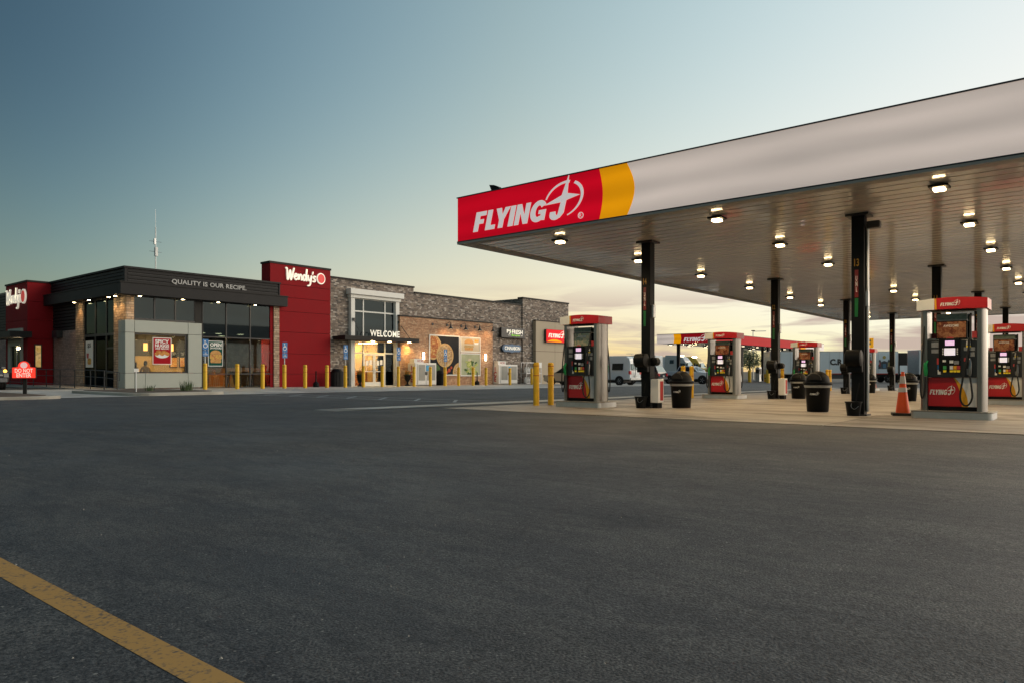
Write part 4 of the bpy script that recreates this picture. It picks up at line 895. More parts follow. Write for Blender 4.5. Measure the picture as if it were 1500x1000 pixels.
# ------------------------------------------------------------------ things along the store front
mat('ice_white', (.74, .72, .68), .35, 0, .04, 3); mat('ice_red', (.42, .03, .03), .5); mat('ice_door', (.27, .27, .24), .3, 0, .12, 2); mat('ice_blue', (.03, .3, .55), .4)
def ice_box(x0, xs, x1, yf, label, sx0, sx1):
    z = gz(x0); t = thing('ice_freezer', label, 'ice freezer', (x0, yf, z), 'white ice freezers along the store')
    B(x0+.02, x1, yf, yf+.85, z+.06, z+1.78).build('cabinet', 'ice_white', t, bevel=.02)
    for a, b in ((x0+.25, (x0+x1)/2-.02), ((x0+x1)/2+.02, x1-.06)):
        d = B(a, b, yf-.04, yf-.002, z+.12, z+1.72).build('door', 'ice_white', t, bevel=.01)
        B(a+.09, b-.09, yf-.046, yf-.041, z+.42, z+1.64).build('window', 'ice_door', d)
        B(b-.06 if a < x0+.5 else a+.02, b-.02 if a < x0+.5 else a+.06, yf-.075, yf-.041, z+.85, z+1.1).build('handle', 'black_plastic', d)
    text_into(MB(), 'I\nC\nE', lambda u, v, w: (x0+.02-w-.001, yf+.58-u, z+.28+v), .34, 1.30, .006, .04).build('side_lettering', 'ice_red', t)
    s = B(sx0, sx1, yf+.2, yf+.7, z+1.782, z+2.10).build('top_sign', 'ice_white', t)
    text_into(MB(), 'ICE', yface(sx0+.35, yf+.198, z+1.86), .6, .16, .006, .02).build('sign_lettering', 'ice_red', s)
    B((x0+x1)/2-.01, (x0+x1)/2+.30, yf-.052, yf-.047, z+1.15, z+1.6).build('price_sticker', 'ice_blue', t)
ice_box(37.9, 38.1, 40.2, 40.55, 'ice freezer between the store entrance and the pizza poster', 38.0, 39.0)
ice_box(48.35, 48.6, 51.05, 40.95, 'ice freezer below the blue wall sign', 48.5, 49.6)
t = thing('propane_cage', 'grey wire cage of white gas cylinders at the right of the second ice freezer', 'cage', (53.2, 41.2, gz(53)))
z = gz(53); cg = MB()
for x in (52.15, 54.45):
    for y in (40.75, 41.4): cg.box(x-.025, x+.025, y-.025, y+.025, z+.01, z+2.05)
for zz in (.08, 1.02, 2.02):
    cg.box(52.175, 54.425, 40.73, 40.77, z+zz-.02, z+zz+.02); cg.box(52.175, 54.425, 41.38, 41.42, z+zz-.02, z+zz+.02)
cg.build('frame', 'galvanized', t)
for k in range(15): x = 52.3+k*.145; MB().tube([(x, 40.735, z+.09), (x, 40.735, z+2.0)], .006, 5).build('wire', 'galvanized', t)
for zz in (.10, 1.04):
    B(52.18, 54.42, 40.78, 41.37, z+zz, z+zz+.03).build('shelf', 'galvanized', t)
    for k in range(6): MB().lathe([(.12, 0), (.155, .05), (.155, .34), (.11, .42), (.05, .44), (.09, .46), (.09, .55)], (52.42+k*.37, 41.08, z+zz+.03), 14).build('gas_cylinder', 'ice_white', t, True)
B(53.3, 54.45, 40.72, 40.745, z+1.55, z+2.02).build('sign_plate', 'white_paint', t)
mat('flower', (.55, .22, .03), .6, 0, .4, 18)
def leaf_tuft(n, c, rad, h, up=1.0, wid=.02, lean=.5):
    mb = MB()
    for k in range(n):
        a = random.uniform(0, 6.28); r = rad*random.random()**.6; x, y = c[0]+r*math.cos(a), c[1]+r*math.sin(a)
        hh = h*random.uniform(.55, 1); l = lean*hh*random.uniform(.2, 1); dx, dy = math.cos(a)*l, math.sin(a)*l; nx, ny = -math.sin(a)*wid, math.cos(a)*wid
        mb.add([(x-nx, y-ny, c[2]), (x+nx, y+ny, c[2]), (x+nx*.8+dx*.4, y+ny*.8+dy*.4, c[2]+hh*.6), (x-nx*.8+dx*.4, y-ny*.8+dy*.4, c[2]+hh*.6), (x+dx, y+dy, c[2]+hh)], [(0, 1, 2, 3), (3, 2, 4)])
    return mb
mat('leaf', (.07, .11, .035), .6, 0, .3, 8)
for x, y, l in ((32.95, 41.0, 'left'), (37.45, 40.9, 'right')):
    z = gz(x); t = thing('urn_planter', 'black pedestal urn with orange flowers at the %s of the store entrance' % l, 'planter', (x, y, z), 'urn planters by the entrance')
    MB().lathe([(.20, .014), (.20, .08), (.10, .14), (.07, .30), (.12, .36), (.22, .52), (.25, .74), (.31, .80), (.31, .84), (.26, .84)], (x, y, z), 20).build('urn', 'black_plastic', t, True)
    leaf_tuft(60, (x, y, z+.82), .20, .34, wid=.03).build('foliage', 'leaf', t); leaf_tuft(40, (x, y, z+.9), .22, .32, wid=.035).build('flowers', 'flower', t)
z = gz(31); t = thing('trash_bin', 'large black slatted trash bin left of the store entrance', 'trash bin', (30.9, 41.0, z))
MB().lathe([(.40, .02), (.40, 1.0), (.36, 1.02)], (30.9, 41.0, z), 22).build('liner', 'black_plastic', t, True)
for k in range(26): a = k*2*math.pi/26; MB().tube([(30.9+.43*math.cos(a), 41+.43*math.sin(a), z+.03), (30.9+.43*math.cos(a), 41+.43*math.sin(a), z+1.02)], .02, 5).build('slat', 'black_metal', t)
MB().lathe([(.45, 1.02), (.45, 1.06), (.36, 1.12), (.30, 1.24), (.2, 1.27)], (30.9, 41.0, z), 22).build('lid', 'black_plastic', t, True)
z = gz(41); t = thing('trash_bin', 'tall black bin standing before the left edge of the pizza poster', 'trash bin', (41.0, 40.9, z))
MB().lathe([(.33, .014), (.36, .9), (.38, .92), (.38, .98)], (41.0, 40.9, z), 22).build('body', 'black_plastic', t, True)
MB().lathe([(.38, .985), (.34, 1.12), (.2, 1.22), (.05, 1.25)], (41.0, 40.9, z), 22).build('dome', 'black_plastic', t, True)
for x, l in ((29.1, 'in front of the red tower'), (45.45, 'below the salad poster')):
    z = gz(x); t = thing('ash_receptacle', 'black bottle-shaped cigarette receptacle '+l, 'ash receptacle', (x, 40.9, z), 'black cigarette receptacles')
    MB().lathe([(.20, .014), (.21, .05), (.20, .26), (.10, .36)], (x, 40.9, z), 18).build('base', 'black_plastic', t, True)
    MB().lathe([(.085, .36), (.045, .42), (.04, 1.05), (.05, 1.07), (.03, 1.10)], (x, 40.9, z), 14).build('neck', 'black_plastic', t, True)

# ------------------------------------------------------------------ restaurant
rs = thing('restaurant_building', 'dark-roofed restaurant with red towers, grey window frame and large glass front', 'restaurant', (22, Y0, 0))
XL = 17.3
# red tower towards the store: panels over a backing
B(26.35, 31.03, 42.02, 42.95, ZB, 8.1).build('tower_core', 'dark_joint', rs)
zr = (ZB, .83, 2.19, 3.62, 5.0, 5.94, 6.78, 8.12)
for c, d in zip(zr, zr[1:]):
    B(26.27, 31.05, 41.94, 42.015, c+.012, d-.012).build('red_panel', 'red_panel', rs)
    B(26.26, 26.345, 42.02, 42.95, c+.012, d-.012).build('red_panel', 'red_panel', rs)
B(26.2, 31.1, 41.9, 43.0, 8.12, 8.25).build('tower_coping', 'charcoal', rs)
# stone piers
w = MB(); w.box(XL, 17.7, Y0, 43.7, ZB, 5.3); w.build('corner_pier', 'tan_tile', rs)
B(26.5, 26.9, 41.86, 41.935, ZB, 5.3).build('end_pier', 'tan_tile', rs)
B(XL, 17.7, 48.15, 49.35, ZB, 5.3).build('side_pier', 'tan_tile', rs)
# upper windows over the grey frame
for a, b in zip((17.7, 18.85, 20.05), (18.85, 20.05, 21.25)):
    f = MB(); k = .04; f.box(a, a+k, 42.0, 42.1, 3.9, 5.28); f.box(b-k, b-.003, 42.0, 42.1, 3.9, 5.28); f.box(a+k, b-k, 42.0, 42.1, 5.22, 5.28); f.box(a+k, b-k, 42.0, 42.1, 3.9, 4.0)
    fo = f.build('window', 'black_metal', rs); B(a+k, b-k, 42.04, 42.052, 4.0, 5.22).build('pane', 'smoked_glass', fo)
B(21.25, 21.66, 41.98, 42.2, ZB, 5.28).build('dark_pier', 'charcoal', rs)
# grey panel frame round the dining window
B(17.1, 17.5, 41.56, 42.0, -.1, 3.8).build('frame_backing', 'dark_joint', rs)
for (a, b, c, d) in ((17.03, 17.52, .06, .90), (17.03, 17.52, .92, 3.15), (17.03, 17.52, 3.17, 3.85), (17.54, 20.56, 3.17, 3.85), (17.54, 18.1, .06, .90), (18.12, 20.56, .06, .90), (20.58, 21.4, .06, .90), (20.58, 21.4, .92, 3.15), (20.58, 21.4, 3.17, 3.85)):
    B(a, b, 41.5, 41.98, c, d).build('grey_panel', 'grey_panel', rs, bevel=.006)
for (c, d) in ((.06, .90), (.92, 3.15), (3.17, 3.85)): B(17.03, 17.29, 41.985, 42.4, c, d).build('grey_panel', 'grey_panel', rs)
B(17.15, 21.36, 41.6, 41.98, -.2, .055).build('brick_base', 'dark_brick', rs)
f = MB(); f.box(17.54, 17.6, 41.62, 41.7, .92, 3.15); f.box(20.44, 20.56, 41.62, 41.7, .92, 3.15); f.box(17.6, 20.44, 41.62, 41.7, .92, .98); f.box(17.6, 20.44, 41.62, 41.7, 3.06, 3.15)
fo = f.build('dining_window', 'black_metal', rs); B(17.6, 20.44, 41.65, 41.662, .98, 3.06).build('pane', 'glass', fo)
# glass front
cols = (21.68, 23.22, 24.85, 26.48)
for a, b in zip(cols, cols[1:]):
    for (c, d, m) in ((-.02, .85, 'glass'), (.85, 3.1, 'glass'), (3.1, 5.28, 'smoked_glass')):
        f = MB(); k = .035; f.box(a, a+k, 41.95, 42.05, c, d); f.box(b-k, b-.003, 41.95, 42.05, c, d); f.box(a+k, b-k, 41.95, 42.05, c, c+k); f.box(a+k, b-k, 41.95, 42.05, d-k, d-.003)
        fo = f.build('window', 'black_metal', rs); B(a+k, b-k, 42.0, 42.012, c+k, d-k).build('pane', m, fo)
B(21.66, 26.48, 42.0, 42.3, -.4, -.02).build('sill', 'kerb', rs)
# left facade: entry glazing
ys = (43.72, 44.9, 46.5, 48.13)
for i, (a, b) in enumerate(zip(ys, ys[1:])):
    for (c, d, m) in ((-.02, 3.15, 'glass'), (3.15, 5.28, 'smoked_glass')):
        k = .07; f = MB(); f.box(17.36, 17.46, a, a+k, c, d); f.box(17.36, 17.46, b-k, b-.003, c, d); f.box(17.36, 17.46, a+k, b-k, c, c+k); f.box(17.36, 17.46, a+k, b-k, d-k, d-.003)
        nm = 'door' if (i == 0 and c < 1) else 'window'
        fo = f.build(nm, 'black_metal', rs); B(17.4, 17.412, a+k, b-k, c+k, d-k).build('pane', m, fo)
        if nm == 'door':
            B(17.34, 17.40, a+k, b-k, .9, .98).build('push_bar', 'black_metal', fo); B(17.34, 17.40, a+k, b-k, 2.3, 2.4).build('door_head', 'black_metal', fo)
# left facade further back: siding over brick
B(17.34, 17.6, 49.35, 53.2, ZB, 3.6).build('side_brick', 'dark_brick', rs)
for k in range(8): B(17.30+.0*k, 17.5, 49.36, 53.2, 3.62+k*.21, 3.62+k*.21+.175).build('siding_plank', 'siding', rs, bevel=.02)
B(17.42, 17.6, 49.35, 53.2, 3.6, 5.3).build('siding_back', 'black_metal', rs)
B(17.34, 17.6, 57.5, 72, ZB, 3.6).build('side_brick', 'dark_brick', rs)
for k in range(15): B(17.30, 17.5, 57.5, 72, 3.62+k*.21, 3.62+k*.21+.175).build('siding_plank', 'siding', rs)
B(17.42, 17.6, 57.5, 72, 3.6, 6.9).build('siding_back', 'black_metal', rs)
# drive-through tower on the left
B(15.92, 17.3, 53.3, 57.4, ZB, 6.7).build('tower_core', 'dark_joint', rs)
for c, d in zip((ZB, 1.6, 3.1, 4.3, 5.5), (1.6, 3.1, 4.3, 5.5, 6.75)):
    B(15.84, 17.30, 53.2, 53.295, c+.008, d-.008).build('red_panel', 'red_panel', rs)
    B(15.84, 15.915, 53.3, 57.45, c+.008, d-.008).build('red_panel', 'red_panel', rs)
B(15.78, 17.35, 53.14, 57.5, 6.752, 6.86).build('tower_coping', 'charcoal', rs)
f = MB(); f.box(15.70, 15.835, 53.95, 54.15, .9, 3.8); f.box(15.70, 15.835, 56.0, 56.55, .9, 3.8); f.box(15.70, 15.835, 54.15, 56.0, 2.66, 3.8); f.box(15.70, 15.835, 54.15, 56.0, .9, 1.2)
fo = f.build('drive_window', 'grey_panel', rs); B(15.80, 15.83, 54.15, 56.0, 1.2, 2.66).build('pane', 'smoked_glass', fo); B(15.76, 15.80, 55.0, 55.06, 1.2, 2.66).build('mullion', 'galvanized', fo)
B(15.78, 15.795, 54.5, 54.9, 2.45, 2.56).build('inner_lamp', 'lamp_soft', fo)
fo = B(16.22, 16.66, 53.165, 53.198, 1.2, 2.76).build('slit_window', 'black_metal', rs); B(16.29, 16.59, 53.155, 53.164, 1.28, 2.68).build('pane', blotch('slit', [(.05, .03, .01), (.6, .36, .10), (.75, .5, .2), (.12, .07, .03)], 2.2, .2, .5), fo)
B(14.5, 15.695, 51.85, 60, 3.12, 3.5).build('drive_awning', 'charcoal', rs)
B(17.0, 17.33, 51.6, 52.5, 3.15, 3.62).build('wall_box', 'black_metal', rs)
# back and far walls, roof
w = MB(); w.box(17.6, 31.0, 71.6, 72, ZB, 6.6); w.box(30.6, 31.0, 43.0, 71.6, ZB, 6.6); w.build('rear_wall', 'dark_brick', rs)
B(17.5, 30.9, 42.3, 71.6, 6.2, 6.3).build('roof', 'deck', rs)
# parapet fascia: four planks on two sides, trims and cap
for k in range(4):
    z0 = 5.97+k*.195
    B(17.30, 26.85, 41.86, 42.0, z0, z0+.165).build('siding_plank', 'siding', rs, bevel=.03)
    B(17.16, 17.30, 42.02, 53.2, z0, z0+.165).build('siding_plank', 'siding', rs, bevel=.03)
w = MB(); w.box(17.22, 26.9, 41.92, 42.3, 5.25, 6.75); w.box(17.22, 17.6, 42.3, 53.2, 5.25, 6.75); w.build('parapet_back', 'black_metal', rs)
B(17.14, 17.29, 41.84, 42.01, 5.96, 6.76).build('corner_trim', 'siding', rs); B(26.86, 26.95, 41.84, 42.0, 5.96, 6.76).build('end_trim', 'siding', rs)
w = MB(); w.box(17.08, 26.98, 41.78, 42.35, 6.762, 6.87); w.box(17.08, 17.65, 42.35, 53.2, 6.762, 6.87); w.build('parapet_cap', 'siding', rs)
w = MB(); w.box(16.75, 27.25, 41.42, 41.855, 5.26, 5.90); w.box(16.75, 17.155, 41.855, 53.9, 5.26, 5.90); w.build('eave', 'siding', rs, bevel=.012)
w = MB(); w.box(16.71, 27.3, 41.38, 41.86, 5.902, 5.955); w.box(16.71, 17.157, 41.86, 53.95, 5.902, 5.955); w.build('eave_cap', 'charcoal', rs)
text_into(MB(), 'QUALITY IS OUR RECIPE.', yface(19.75, 41.855, 6.08), 4.75, .32, .04, .025, 0, 1.05).build('lettering', mat('silver_letter', (.42, .42, .41), .5), rs)
# eave downlights, real lamps
def downlight(x, y, z, label, power, parent=None):
    t = thing('eave_light', label, 'light', (x, y, z), 'lit downlights under the restaurant eave')
    MB().lathe([(.11, -.05), (.11, 0)], (x, y, z), 16).build('housing', 'charcoal', t, True)
    MB().lathe([(.085, -.06), (.085, -.051)], (x, y, z), 16).build('lens', 'lamp_warm', t)
    l = bpy.data.lights.new('eave_lamp', 'SPOT'); l.energy = power; l.spot_size = R(105); l.spot_blend = .7; l.color = (1, .60, .24); l.shadow_soft_size = .06
    lo = bpy.data.objects.new('eave_lamp', l); COL.objects.link(lo); lo.parent = t; lo.location = (0, 0, -.08); return t
for k, x in enumerate((17.85, 20.3, 22.5, 25.0)): downlight(x, 41.6, 5.258, '%s eave downlight from the corner along the glass front' % ORD[k], 30)
for k, y in enumerate((42.6, 43.5, 46.3, 48.6)): downlight(16.95, y, 5.258, '%s eave downlight from the corner along the left side' % ORD[k], 75)
# interior of the restaurant
mat('dining_wall', (.50, .34, .15), .7, 0, .15, .8); mat('dining_dark', (.07, .06, .045), .7, 0, .3, 1); mat('dining_floor', (.28, .20, .12), .35, 0, .15, 2); mat('counter_wood', (.42, .17, .05), .4, 0, .2, 2, stretch=(1, 4, 4))
B(17.75, 26.3, 42.1, 50.0, -.12, -.03).build('dining_floor', 'dining_floor', rs)
B(17.75, 26.3, 49.92, 50.0, -.03, 3.5).build('upper_wall', 'dining_dark', rs)
B(17.75, 26.3, 42.1, 49.9, 3.42, 3.5).build('ceiling', 'dining_dark', rs)
B(17.75, 23.0, 46.5, 46.6, -.03, 1.97).build('dining_wall', 'dining_wall', rs); B(17.75, 23.0, 46.52, 46.6, 1.972, 3.41).build('dining_upper', 'dining_dark', rs)
B(17.8, 22.6, 44.2, 44.4, .3, .96).build('booth_back', mat('booth_red', (.18, .03, .02), .5), rs); B(17.8, 22.6, 44.4, 44.9, .3, .50).build('booth_seat', 'booth_red', rs)
for (x, y) in ((18.9, 44.6), (20.9, 45.2), (22.4, 43.4), (23.6, 43.6), (25.0, 43.4), (25.4, 46.5)): B(x-.14, x+.14, y-.14, y+.14, 3.385, 3.415).build('ceiling_light', mat('lamp_dining', (1, .85, .6), .4, emit=230, ecol=(1, .66, .28)), rs)
for x, y, l in ((19.03, 43.6, 'left'), (20.57, 43.6, 'right')):
    t = thing('pendant_lamp', 'glowing amber cylinder pendant lamp on the %s inside the dining window' % l, 'lamp', (x, y, 2.3), 'pendant lamps in the dining room')
    MB().lathe([(.11, 2.22), (.11, 2.66)], (x, y, 0), 16).build('shade', mat('amber', (1, .6, .2), .5, emit=3.2, ecol=(1, .5, .12)), t, True)
    MB().tube([(x, y, 2.66), (x, y, 3.42)], .008, 5).build('cord', 'black_metal', t)
    l_ = bpy.data.lights.new('pendant_glow', 'POINT'); l_.energy = 12; l_.color = (1, .65, .3); l_.shadow_soft_size = .12
    lo = bpy.data.objects.new('pendant_glow', l_); COL.objects.link(lo); lo.parent = t; lo.location = (0, 0, -.35)
for k, (x, m) in enumerate(((22.05, 'pic_a'), (22.68, 'pic_b'))):
    blotch(m, [(.5, .06, .02), (.75, .42, .12), (.6, .2, .05), (.85, .7, .3)], 5+k, .5, .25)
    t = thing('wall_picture', '%s food picture on the wall inside the dining window' % ('left', 'right')[k], 'picture', (x, 46.49, 1.2), 'pictures in the dining room')
    B(x-.25, x+.25, 46.44, 46.498, 1.25, 2.35).build('frame', 'black_metal', t); B(x-.21, x+.21, 46.428, 46.438, 1.30, 1.90).build('print', m, t); text_into(MB(), 'FRESH\nHOT', yface(x-.14, 46.438, 2.05), .28, .2, .006).build('lettering', 'letter_white', t)
t = thing('service_counter', 'long wooden window counter behind the glass front', 'counter', (24, 43.0, 0))
B(21.75, 26.2, 42.75, 43.3, 1.0, 1.24).build('top', 'counter_wood', t); B(22.5, 22.58, 42.95, 43.1, -.03, 1.0).build('leg', 'black_metal', t); B(25.6, 25.68, 42.95, 43.1, -.03, 1.0).build('leg', 'black_metal', t)
s0 = local('bar_stool', 'first metal bar stool from the left at the window counter', 'stool', (22.35, 42.55, -.03), 'bar stools at the window counter')
MB().lathe([(.17, .70), (.18, .72), (.18, .75), (.15, .76)], n=16).build('seat', mat('stool_seat', (.45, .26, .10), .5), s0, True)
for a in range(4):
    q = a*math.pi/2+.78; MB().tube([(.12*math.cos(q), .12*math.sin(q), .70), (.2*math.cos(q), .2*math.sin(q), 0)], .014, 6).build('leg', 'galvanized', s0)
MB().tube([(.165*math.cos(a*.628), .165*math.sin(a*.628), .27) for a in range(11)], .01, 5).build('foot_ring', 'galvanized', s0)
B(-.15, .15, -.17, -.14, .86, 1.12).build('backrest', 'stool_seat', s0); MB().tube([(-.1, -.15, .74), (-.1, -.155, .9)], .012, 5).build('back_post', 'galvanized', s0)
for k, x in enumerate((22.9, 23.55, 24.35, 25.15)): copy_tree(s0, (x, 42.55, -.03), '%s metal bar stool from the left at the window counter' % ORD[k+1])
t = thing('floor_sign', 'yellow folding caution floor sign behind the glass front', 'floor sign', (23.75, 42.35, -.03))
for s in (-1, 1): MB().ext([(23.60, 42.35+s*.14, -.028), (23.92, 42.35+s*.14, -.028), (23.81, 42.35+s*.02, .85), (23.71, 42.35+s*.02, .85)], (0, s*.012, 0)).build('panel', mat('caution', (.8, .36, .02), .4), t)
t = thing('menu_board', 'dark menu screens above the back counter inside the glass front', 'menu board', (23.5, 49.8, 2.2))
for k in range(3): B(22.0+k*1.3, 23.2+k*1.3, 49.80, 49.89, 1.9, 2.7).build('screen', mat('menu', (.05, .05, .06), .3, emit=.25, ecol=(.25, .22, .2), var=.6, scale=5), t)
B(21.8, 26.2, 47.4, 48.0, -.03, 1.05).build('order_counter', 'counter_wood', rs)
# seated people behind the dining window
def person(loc, label, hair, shirt, rz):
    me = bpy.data.meshes.new('person')
    V = [(0, 0, .45), (0, .02, .70), (0, .0, .98), (0, -.01, 1.10), (0, .01, 1.20), (0, .02, 1.33),
         (.19, 0, .98), (.25, .06, .74), (.14, .26, .70), (.08, .36, .74), (-.19, 0, .98), (-.25, .06, .74), (-.14, .26, .70), (-.08, .36, .74),
         (.11, .08, .45), (.12, .48, .47), (.12, .46, .06), (.12, .58, .03), (-.11, .08, .45), (-.12, .48, .47), (-.12, .46, .06), (-.12, .58, .03)]
    E_ = [(0, 1), (1, 2), (2, 3), (3, 4), (4, 5), (2, 6), (6, 7), (7, 8), (8, 9), (2, 10), (10, 11), (11, 12), (12, 13), (0, 14), (14, 15), (15, 16), (16, 17), (0, 18), (18, 19), (19, 20), (20, 21)]
    RAD = [.14, .14, .13, .06, .085, .075, .07, .05, .038, .032, .07, .05, .038, .032, .09, .07, .05, .04, .09, .07, .05, .04]
    me.from_pydata(V, E_, []); o = bpy.data.objects.new('person', me); COL.objects.link(o); o.location = loc; o.rotation_euler.z = rz
    sk = o.modifiers.new('skin', 'SKIN')
    for i, r in enumerate(RAD): me.skin_vertices[0].data[i].radius = (r*1.15 if i in (1, 2) else r, r*.85 if i in (1, 2) else r)
    me.skin_vertices[0].data[0].use_root = True
    o.modifiers.new('sub', 'SUBSURF').levels = 1; o.modifiers['sub'].render_levels = 1
    me.materials.append(mat(shirt[0], shirt[1], .8)); tag(o, label, 'person', 'people seated in the dining room')
    hb = MB(); hb.lathe([(.03, 1.12), (.085, 1.16), (.105, 1.27), (.095, 1.37), (.05, 1.43), (.01, 1.44)], (0, -.005, 0), 14); h = hb.build('hair', mat(hair, (.02, .015, .012), .7), None, True); h.parent = o
person((19.1, 43.75, .22), 'person with dark hair in a tan top seated inside the dining window', 'hair_dark', ('tan_top', (.35, .22, .09)), -.4)
person((18.3, 43.3, .10), 'person in dark clothing at the left edge inside the dining window', 'hair_dark', ('dark_top', (.03, .028, .03)), .5)
# posters in the windows
t = thing('window_poster', 'red window poster with white SPICY NUGGS lettering and a plate of nuggets', 'poster', (19.1, 41.6, 1.4))
B(18.55, 19.62, 41.585, 41.6, 1.40, 2.93).build('border', 'white_paint', t); B(18.59, 19.58, 41.578, 41.584, 1.44, 2.89).build('sheet', mat('poster_red', (.40, .015, .022), .85, spec=.08), t)
text_into(MB(), 'SPICY', yface(18.68, 41.577, 2.60), .8, .22, .004, .04).build('lettering', 'letter_white', t); text_into(MB(), 'NUGGS', yface(18.68, 41.577, 2.38), .8, .19, .004, .04).build('lettering', 'letter_white', t); text_into(MB(), 'ARE BACK!', yface(18.68, 41.577, 2.26), .8, .10, .004, .03).build('lettering', 'letter_white', t)
MB().flat([arc(19.08, 2.0, .42, 180, 360, 16, .24)], yface(0, 41.577, 0), .003).build('plate', 'white_paint', t)
blotch('nuggets', [(.5, .16, .03), (.7, .34, .08), (.42, .12, .02), (.75, .45, .15)], 14, .5)
for k in range(7): MB().flat([arc(18.78+k*.10, 2.0+.06*((k*5) % 3), .13, 0, 340, 9, .10)], yface(0, 41.574, 0), .003+.001*k).build('nugget', 'nuggets', t)
t = thing('window_poster', 'dark green window poster reading OPEN 24 HOURS above a burger', 'poster', (22.45, 41.95, 1.35))
B(22.02, 22.98, 41.925, 41.945, 1.32, 2.86).build('border', 'white_paint', t); B(22.06, 22.94, 41.917, 41.924, 1.36, 2.82).build('sheet', mat('poster_teal', (.012, .08, .065), .85, spec=.08), t)
text_into(MB(), 'OPEN', yface(22.14, 41.916, 2.52), .74, .22, .004, .04).build('lettering', 'letter_white', t); text_into(MB(), '24 HOURS', yface(22.14, 41.916, 2.37), .74, .12, .004, .03).build('lettering', 'letter_white', t)
MB().flat([arc(22.5, 2.05, .36, 0, 180, 14, .25)], yface(0, 41.916, 0), .004).build('top_bun', 'bun', t); MB().flat([rrect(22.12, 22.90, 1.74, 2.04, .08)], yface(0, 41.916, 0), .007).build('filling', blotch('bacon', [(.3, .06, .03), (.55, .2, .08), (.7, .5, .1), (.2, .05, .03)], 18), t); MB().flat([rrect(22.16, 22.86, 1.52, 1.74, .09)], yface(0, 41.916, 0), .005).build('bottom_bun', 'bun', t)
t = thing('window_poster', 'narrow white poster on the glass of the left entry', 'poster', (17.3, 47.3, 1.4))
B(17.33, 17.35, 46.75, 47.85, 1.25, 2.85).build('sheet', 'white_paint', t); text_into(MB(), '$5', xface(17.329, 47.55, 2.4), .5, .3, .004, .03).build('lettering', 'black_metal', t)
MB().flat([rrect(.3, .85, .12, .5, .12)], xface(17.329, 47.85, 1.3), .004).build('burger', 'bacon', t); MB().flat([[(.2, .5), (.45, .5), (.5, .8), (.15, .8)]], xface(17.329, 47.85, 1.3), .004).build('cup', 'sticker_red', t)
# script signs on both towers; the round badge carries no figure
def script_sign(fr, label, k, loc):
    t = thing('wall_sign', label, 'sign', loc)
    for L_ in SCRIPT: MB().flat([[(a*k, b*k) for a, b in p] for p in L_], fr, .09).build('letter', 'lit_white', t)
    bx_, by_ = 3.66*k, .42*k; rr = .46*k
    MB().flat([arc(bx_, by_, rr, 0, 345, 24, rr*1.12)], fr, .09).build('badge', 'lit_white', t)
    MB().flat([arc(bx_, by_, rr*.80, 0, 345, 24, rr*.9)], lambda u, v, w: fr(u, v, w+.092), .01).build('badge_disc', mat('badge_red', (.6, .03, .03), .4, emit=.5), t)
script_sign(yface(27.42, 41.935, 7.13), 'lit white script restaurant sign with round red badge on the tall red tower', .76, (29, 41.9, 7.1))
script_sign(xface(15.835, 57.1, 5.45), 'lit white script restaurant sign with round red badge on the low left red tower', .92, (15.8, 55, 5.4))
# antenna and dome on the roof
t = thing('antenna_mast', 'thin antenna mast with small radio boxes on the restaurant roof', 'antenna', (22.5, 50, 6.3))
MB().tube([(22.5, 50, 6.3), (22.5, 50, 10.9)], .035, 6).build('mast', 'galvanized', t); B(22.45, 22.62, 49.9, 50.1, 8.9, 9.5).build('radio_box', 'white_paint', t); B(22.38, 22.5, 49.9, 50.05, 9.7, 10.1).build('radio_box', 'galvanized', t)
for z in (9.2, 9.9): MB().tube([(22.1, 50, z), (22.9, 50, z)], .018, 5).build('cross_arm', 'galvanized', t)
MB().tube([(22.5, 50, 10.9), (22.5, 50, 12.1)], .012, 5).build('whip', 'galvanized', t)
tag(MB().lathe([(.9, 6.3), (.9, 6.6), (.75, 7.5), (.45, 7.72), (.05, 7.8)], (24.3, 50, 0), 20).build('roof_vent', 'galvanized', None, True), 'low domed vent on the restaurant roof beside the antenna', 'vent')

# ------------------------------------------------------------------ ramp, railing, islands, plants
rp = struct(MB().add([(15.2, 40.2, .02), (17.2, 40.2, .02), (17.2, 56, .16), (15.2, 56, .16), (15.2, 40.2, -.2), (17.2, 40.2, -.2), (17.2, 56, -.2), (15.2, 56, -.2)], [(0, 1, 2, 3), (0, 4, 5, 1), (3, 2, 6, 7), (0, 3, 7, 4)]).build('ramp', 'apron'))
t = thing('ramp_railing', 'black metal railing along the ramp on the left of the restaurant', 'railing', (15.4, 47, .1))
ry = [38.6, 40.2, 42.0, 44.2, 46.4, 48.6, 50.8, 53.0, 55.2]; rz_ = [-.02, .06, .10, .12, .13, .14, .15, .16, .17]
for y, z in zip(ry, rz_): MB().tube([(15.45, y, z-.05), (15.45, y, z+.98)], .025, 6).build('post', 'black_metal', t)
for h in (.98, .62, .16): MB().tube([(15.45, y, z+h) for y, z in zip(ry, rz_)], .024 if h > .9 else .016, 6).build('rail', 'black_metal', t)
MB().tube([(15.45, 38.6, .96), (15.45, 38.3, .94), (15.45, 38.3, .55), (15.45, 38.6, .55)], .02, 6).build('end_loop', 'black_metal', t)
def island(name, pts, label):
    t = thing(name, label, 'planter', (pts[0][0], pts[0][1], 0))
    MB().ext([(a, b, -.1) for a, b in pts], (0, 0, .25)).build('kerb', 'kerb', t, bevel=.02)
    cx = sum(p[0] for p in pts)/len(pts); cy = sum(p[1] for p in pts)/len(pts)
    ins = [(cx+(a-cx)*(1-.35/max(.5, abs(a-cx)+.01)) if abs(a-cx) > .6 else a, cy+(b-cy)*(1-.35/max(.5, abs(b-cy)+.01)) if abs(b-cy) > .6 else b) for a, b in pts]
    MB().ext([(a, b, .05) for a, b in ins], (0, 0, .115)).build('bed', 'mulch', t)
